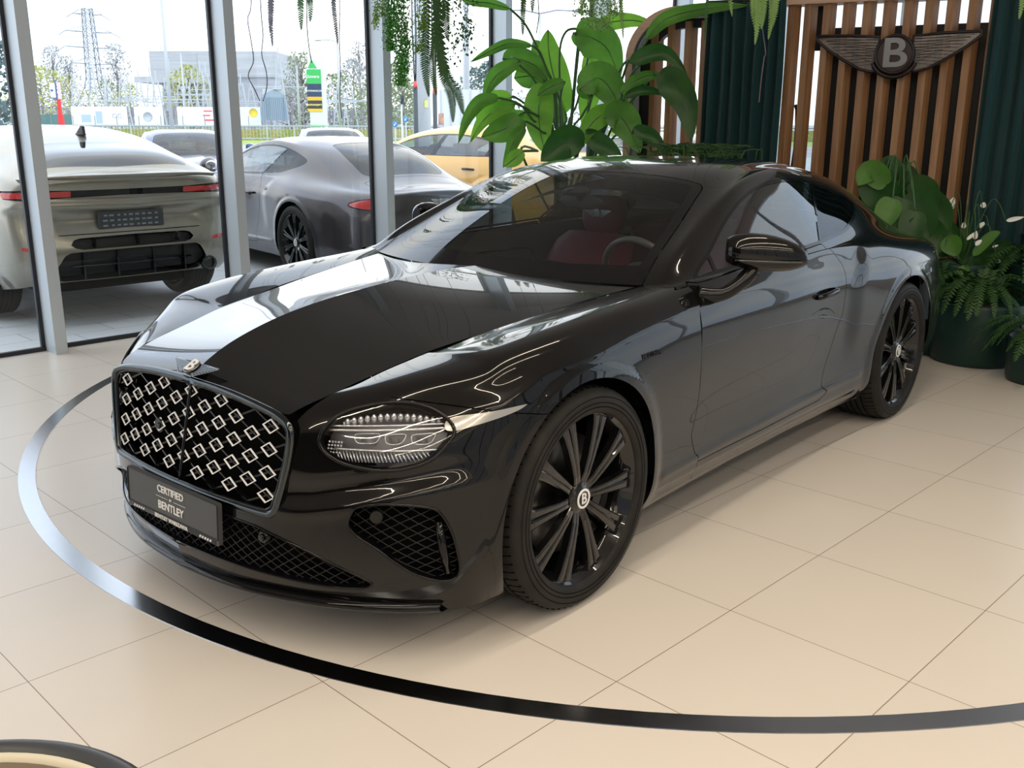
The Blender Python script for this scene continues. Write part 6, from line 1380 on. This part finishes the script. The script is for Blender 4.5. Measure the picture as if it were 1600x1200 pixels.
# substation steelwork
rr = random.Random(11)
ORD = 'first second third fourth fifth sixth seventh eighth ninth tenth eleventh twelfth thirteenth fourteenth fifteenth sixteenth seventeenth eighteenth nineteenth twentieth twenty-first twenty-second'.split()
for i, px in enumerate((122, 150, 172, 196, 205, 222, 240, 249, 262, 271, 285, 296, 305, 318, 327, 338, 380, 395, 440, 520, 533, 548)):
    de = rr.uniform(104, 135); h = rr.choice((7.5, 9.2, 6.5)) ; la = lat(px, de); o = empty('substation_gantry', FM(la, de).translation, YAW-PI/2); tag(o, 'pale steel substation gantry with insulators, %s from the left' % ORD[i], 'gantry', 'substation gantries')
    b = MB()
    for s in (-1, 1): b.bar((s*.9, 0, 0), (s*.18, 0, h*.85), .12, .12, up=(0, 1, 0)); 
    for k in range(5): z = h*.15*k+.3; w = .9-.72*z/(h*.85); b.bar((-w, 0, z), (w-.1, 0, z+h*.12), .05, .05, up=(0, 1, 0))
    b.bar((0, 0, h*.8), (0, 0, h), .12, .12, up=(1, 0, 0)); b.bar((-2.8, 0, h*.55), (2.8, 0, h*.55), .10, .10); b.build('gantry_frame', M_STEEL, o)
    b = MB()
    for k in range(5): x = -2.4+1.2*k; b.lathe([(.08, 0), (.16, .15), (.08, .3), (.16, .45), (.08, .6), (.16, .75), (.08, .95)], 8, 'z', c=(x, .2, h*.30-.3)); b.bar((x, .2, 0), (x, .2, h*.30-.3), .10, .10, up=(1, 0, 0))
    b.build('insulators', mat_ins if i else (globals().__setitem__('mat_ins', mat('insulator_grey', (.24, .23, .27), .6)) or mat_ins), o)
# hoardings and dark fence in front of the substation
M_BAN = mat('white_banner', (.72, .76, .80), .7); M_DKG = mat('dark_green_screen', (.10, .20, .19), .8); M_BLUEB = mat('pale_blue_banner', (.40, .52, .62), .7)
for px0, px1, m, lab in ((62, 113, M_DKG, 'dark green fence screen left of the bus stop'), (113, 160, M_BAN, 'white banner with blue waves beyond the railing'), (160, 200, M_BAN, 'white banner with two small dark marks'), (211, 256, M_BAN, 'white banner with a round grey emblem'), (278, 345, M_BAN, 'white banner with red lettering beyond the railing'), (371, 392, M_BAN, 'white banner behind the second mullion'), (392, 408, M_BAN, 'narrow white banner with a yellow round logo')):
    de = 97.; l0, l1 = lat(px0, de), lat(px1, de); o = empty('fence_banner', FM((l0+l1)/2, de).translation, YAW-PI/2); tag(o, lab, 'banner'); w = (l1-l0)/2
    b = MB(); b.box(-w, w, -.04, .04, .9 if m is M_BAN else .7, 2.75 if m is M_BAN else 2.0); b.build('panel', m, o)
    b = MB(); b.bar((-w, .1, 0), (-w, .1, 2.8), .08, .08, up=(1, 0, 0)); b.bar((w, .1, 0), (w, .1, 2.8), .08, .08, up=(1, 0, 0)); b.build('post', M_STEELD, o)
    b = MB()
    if 'round grey' in lab: b.lathe([(0, -.05), (.45, -.05), (.45, -.06)], 24, 'y', c=(-.1, 0, 1.8)); b.build('emblem', M_STEEL, o)
    elif 'red' in lab:
        b.box(.5, 1.3, -.06, -.045, 2.3, 2.42); b.box(.4, 1.1, -.06, -.045, 1.9, 2.02); b.box(.5, 1.9, -.06, -.045, 1.45, 1.6); b.build('lettering', mat('banner_red', (.75, .12, .12), .7), o)
    elif 'yellow' in lab: b.lathe([(0, -.05), (.42, -.05), (.42, -.06)], 20, 'y', c=(-.2, 0, 2.2)); b.build('logo', mat('logo_yellow', (.85, .62, .08), .6), o)
    elif 'two small' in lab:
        for s in (0, .5): b.tube([(s+.18*math.cos(a), -.05, 1.9+.18*math.sin(a)) for a in np.linspace(.6, 5.8, 12)], .03, 4)
        b.build('lettering', M_STEEL, o)
    elif 'waves' in lab:
        b.box(-.5, .4, -.06, -.045, 1.3, 2.0); b.box(.9, 1.5, -.06, -.045, 1.2, 2.3); b.build('blue_print', M_BLUEB, o)
ff = empty('wire_fence', g2(0, 92)); tag(ff, 'long thin dark wire fence in front of the substation banners', 'fence'); b = MB(); b.T = Matrix.Translation(-g2(0, 92)); b.bar(g2(-80, 92, .95), g2(30, 92, .95), .09, .09)
for k in range(56): b.bar(g2(-80+2*k, 92, 0), g2(-80+2*k, 92, 1.9), .05, .05, up=(1, 0, 0))
b.build('fence_mesh', M_STEELD, ff)
# tall thin masts and lamp posts
def mast(px, py, de, r, label, m=M_STEEL, arm=None, cat='lamp post'):
    la = lat(px, de); top = 1.57+(188.5-py)*de/1522.7*.945; o = empty('lamp_post', FM(la, de).translation, YAW-PI/2); tag(o, label, cat); b = MB(); b.tube([(0, 0, 0), (0, 0, top)], [r, r*.6], 8); b.build('pole', m, o)
    if arm:
        for s in arm: b = MB(); b.tube([(0, 0, top), (s*.6, 0, top+.12), (s*1.3, 0, top+.1)], .03, 5); b.ell((s*1.5, 0, top+.08), (.32, .12, .05), 10, 6); b.build('lamp_head', M_STEELD, o)
mast(268, -40, 55, .11, 'very tall pale flagpole rising out of view before the concrete building')
mast(291, 88, 100, .13, 'thin pale mast standing against the concrete building')
mast(170, 112, 110, .10, 'lamp post with two lamp heads between pylon and building', arm=(-1, 1))
mast(468, 106, 85, .14, 'plain concrete mast left of the petrol-price sign', M_CONC)
mast(532, 70, 80, .12, 'thin steel mast right of the petrol-price sign', arm=(-1,))
mast(730, -40, 40, .13, 'tall pale post left of the fourth mullion', M_CONC)
mast(725, 30, 60, .07, 'thin post beside the pale hoarding', M_STEEL)
mast(842, 28, 38, .07, 'street lamp with two curved arms behind the paddle leaves', arm=(-1, 1))
# bus-stop totem
def totem():
    de = 70.; k = de/1522.7*.932; o = empty('bus_stop_totem', FM(lat(95, de), de).translation, YAW-PI/2); tag(o, 'red and white bus-stop post with a blue and white sign box', 'bus stop sign'); z = lambda py: 1.57+(189-py)*k
    b = MB(); b.box(-2*k, 3.2*k, -.08, .08, 0, z(158)); b.box(-3*k, 5*k, -.1, .1, 0, z(182)); b.build('red_post', mat('bus_red', (.72, .03, .04), .5), o)
    b = MB(); b.box(-11*k, -1.5*k, -.06, .06, z(156), z(133)); p = b.build('sign_box', M_BAN, o)
    b = MB(); b.box(-2.2*k, -1.2*k, -.08, .08, z(158), z(132)); b.box(-10*k, -6*k, -.07, -.05, z(146), z(143)); b.box(-11*k, -1.5*k, -.07, -.05, z(157), z(155.5)); b.build('sign_border', mat('sign_blue', (.06, .12, .35), .5), p)
    b = MB(); b.box(1*k, 5.5*k, -.06, .06, z(158), z(132)); b.build('pink_panel', mat('pale_pink_panel', (.75, .55, .62), .6), o)
totem()
# petrol price sign
def price():
    de = 78.; k = de/1522.7*.932; o = empty('price_sign', FM(lat(494, de), de).translation, YAW-PI/2); tag(o, 'tall roadside petrol sign with green, navy and yellow bands', 'sign'); z = lambda py: 1.57+(189-py)*k; X = lambda px: (px-494)*k
    b = MB(); b.box(X(484.5), X(511), .0, .5, 0, z(89)); b.build('sign_body', mat('sign_white', (.70, .74, .78), .5), o)
    for nm, y0, y1, m in (('green_band', 133, 111, mat('sign_green', (.05, .46, .12), .5)), ('navy_band', 153, 133, mat('sign_navy', (.035, .06, .13), .5)), ('yellow_band', 158.5, 153, mat('sign_yellow', (.85, .45, .04), .5)), ('black_band', 171.5, 159, mat('sign_black', (.05, .05, .05), .5)), ('yellow_band', 176, 171.5, mat('sign_yellow2', (.85, .50, .06), .5)), ('green_foot', 205, 197, mat('sign_green2', (.05, .46, .12), .5))):
        b = MB(); b.box(X(482 if nm != 'green_foot' else 485), X(505 if nm != 'green_foot' else 508), -.06, .0, z(y0), z(y1)); b.build(nm, m, o)
    b = MB(); b.prism([(X(485), z(109)), (X(499), z(109)), (X(491), z(96))], 0, .06, Matrix.Rotation(PI/2, 4, 'X')); b.build('green_peak', mat('sign_green3', (.05, .46, .12), .5), o)
    fm = Matrix.Rotation(PI/2, 4, 'X')
    text('sign_text', 'bilard', .42, Matrix.Translation((X(491.5), -.07, z(122))) @ fm, M_WHITE, o, bold=True) if False else text('sign_text', 'Giovero', .32, Matrix.Translation((X(491.5), -.07, z(122))) @ fm, M_WHITE, o, bold=True)
    text('sign_text', 'INTERMARCHE', .18, Matrix.Translation((X(493.5), -.07, z(144))) @ fm, M_WHITE, o, bold=True)
    text('sign_text', 'autoexpert', .24, Matrix.Translation((X(493.5), -.07, z(165))) @ fm, mat('sign_text_yellow', (.9, .75, .3), .5), o, bold=True)
price()
# blue-grey slatted tower
de = 96.; k = de/1522.7*.932; o = empty('switch_tower', FM(lat(431, de), de).translation, YAW-PI/2); tag(o, 'blue-grey ribbed steel enclosure right of the second mullion', 'enclosure'); M_RIB = mat('blue_grey_ribs', (.26, .34, .42), .6); zz = lambda py: 1.57+(189-py)*k
b = MB(); b.prism([(-22*k, zz(190)), (21*k, zz(190)), (17*k, zz(150)), (0, zz(142)), (-20*k, zz(151))], -.3, .3, Matrix.Rotation(PI/2, 4, 'X'))
for j in range(13): x = (-20+3.1*j)*k; b.bar((x, -.35, zz(190)), (x, -.35, zz(154)), .06, .06, up=(1, 0, 0))
b.build('ribbed_wall', M_RIB, o)
b = MB(); b.box(0, 13*k, -.5, .5, zz(142), zz(140)); b.box(-18*k, 14*k, -.2, .2, zz(151), zz(141)); b.build('upper_box', M_STEEL, o)
# concrete post with black cable guards, hoarding, traffic lights and signs
de = 24.; k = de/1522.7*.932; o = empty('concrete_post', FM(lat(661, de), de).translation, YAW-PI/2); tag(o, 'thick pale concrete post behind the bright green strands', 'post'); zz = lambda py: 1.57+(189-py)*k
b = MB(); b.tube([(0, 0, 0), (0, 0, 9)], [13*k, 12*k], 24); b.build('shaft', mat('light_post_concrete', (.55, .58, .60), .85), o)
b = MB(); b.box(4*k, 10*k, -13.5*k, -12.5*k, zz(169), zz(158)); b.build('yellow_plate', mat('plate_yellow', (.75, .75, .25), .6), o)
for px, y0, lab in ((650, 140, 'left'), (680, 149, 'right')):
    o = empty('cable_guard', FM(lat(px, de-1), de-1).translation, YAW-PI/2); tag(o, 'black cable guard tube with a red cap, %s one before the concrete post' % lab, 'cable guard', None)
    b = MB(); b.tube([(0, 0, 0), (0, 0, zz(y0))], 3.6*k, 14); b.build('tube', mat('guard_black', (.03, .045, .055), .5), o)
    b = MB(); b.tube([(0, 0, zz(y0)), (0, 0, zz(y0-9))], [3.6*k, 2.6*k], 14); b.build('red_cap', mat('cap_red', (.75, .08, .07), .5), o)
    b = MB()
    for dx in (-.9, .9): b.tube([(dx*k, 0, zz(y0-8)), (dx*3*k, 0, zz(60)), (dx*2*k, 0, 6)], .018, 5)
    b.build('cable', M_GASK, o)
de = 34.; k = de/1522.7*.932; zz = lambda py: 1.57+(189-py)*k
o = empty('pale_hoarding', FM(lat(722, de), de).translation, YAW-PI/2); tag(o, 'pale grey panelled hoarding left of the fourth mullion', 'hoarding'); b = MB(); b.box(-36*k, 34*k, 0, .3, 0, zz(141)); b.build('panels', mat('hoarding_grey', (.60, .64, .67), .6), o)
b = MB()
for j in range(5): x = (-34+16*j)*k; b.bar((x, -.02, 0), (x, -.02, zz(141)), .03, .03, up=(1, 0, 0))
b.build('seams', M_STEEL, o)
o = empty('street_mural', FM(lat(689, de-.5), de-.5).translation, YAW-PI/2); tag(o, 'small orange and dark painted board on the pale hoarding', 'board'); b = MB(); b.box(-4.5*k, 4.5*k, 0, .05, zz(196), zz(178)); b.box(-4*k, -3*k, .01, .04, 0, zz(196)); b.box(3*k, 4*k, .01, .04, 0, zz(196)); b.build('board', mat('orange_print', (.70, .38, .16), .7, noise=(2.5, (.20, .12, .18), (1, 1, 1))), o)
de = 45.; k = de/1522.7*.932; zz = lambda py: 1.57+(189-py)*k
o = empty('traffic_signal', FM(lat(628, de), de).translation, YAW-PI/2); tag(o, 'dark traffic signal head on a white pole right of the third mullion', 'traffic light'); b = MB(); b.tube([(0, 0, 0), (0, 0, zz(150))], 1.1*k, 8); b.build('pole', M_WHITE, o); b = MB(); b.box(-1*k, 4.5*k, -.15, .1, zz(164), zz(150)); b.build('signal_head', M_GASK, o)
for px, py, lab in ((617, 195, 'lower left'), (634, 187, 'upper right')):
    o = empty('road_sign', FM(lat(px, de-3), de-3).translation, YAW-PI/2); tag(o, 'round blue road sign with a white arrow, %s of the two' % lab, 'road sign'); k = (de-3)/1522.7*.932; zc = 1.57+(189-py)*k
    b = MB(); b.lathe([(0, -.03), (4.6*k, -.03), (4.6*k, 0)], 24, 'y', c=(0, 0, zc)); b.build('disc', mat('road_sign_blue', (.05, .22, .50), .5), o)
    b = MB(); b.bar((2.0*k, -.04, zc+1.5*k), (-1.6*k, -.04, zc-1.6*k), .9*k, .01, up=(0, 1, 0)); b.bar((-2*k, -.04, zc-2*k), (.6*k, -.04, zc-2*k), .01, .8*k); b.build('arrow', M_WHITE, o)
    b = MB(); b.tube([(0, .03, 0), (0, .03, zc)], .03, 6); b.build('pole', M_STEEL, o)
# low far roofs of cars and a low building line close the horizon
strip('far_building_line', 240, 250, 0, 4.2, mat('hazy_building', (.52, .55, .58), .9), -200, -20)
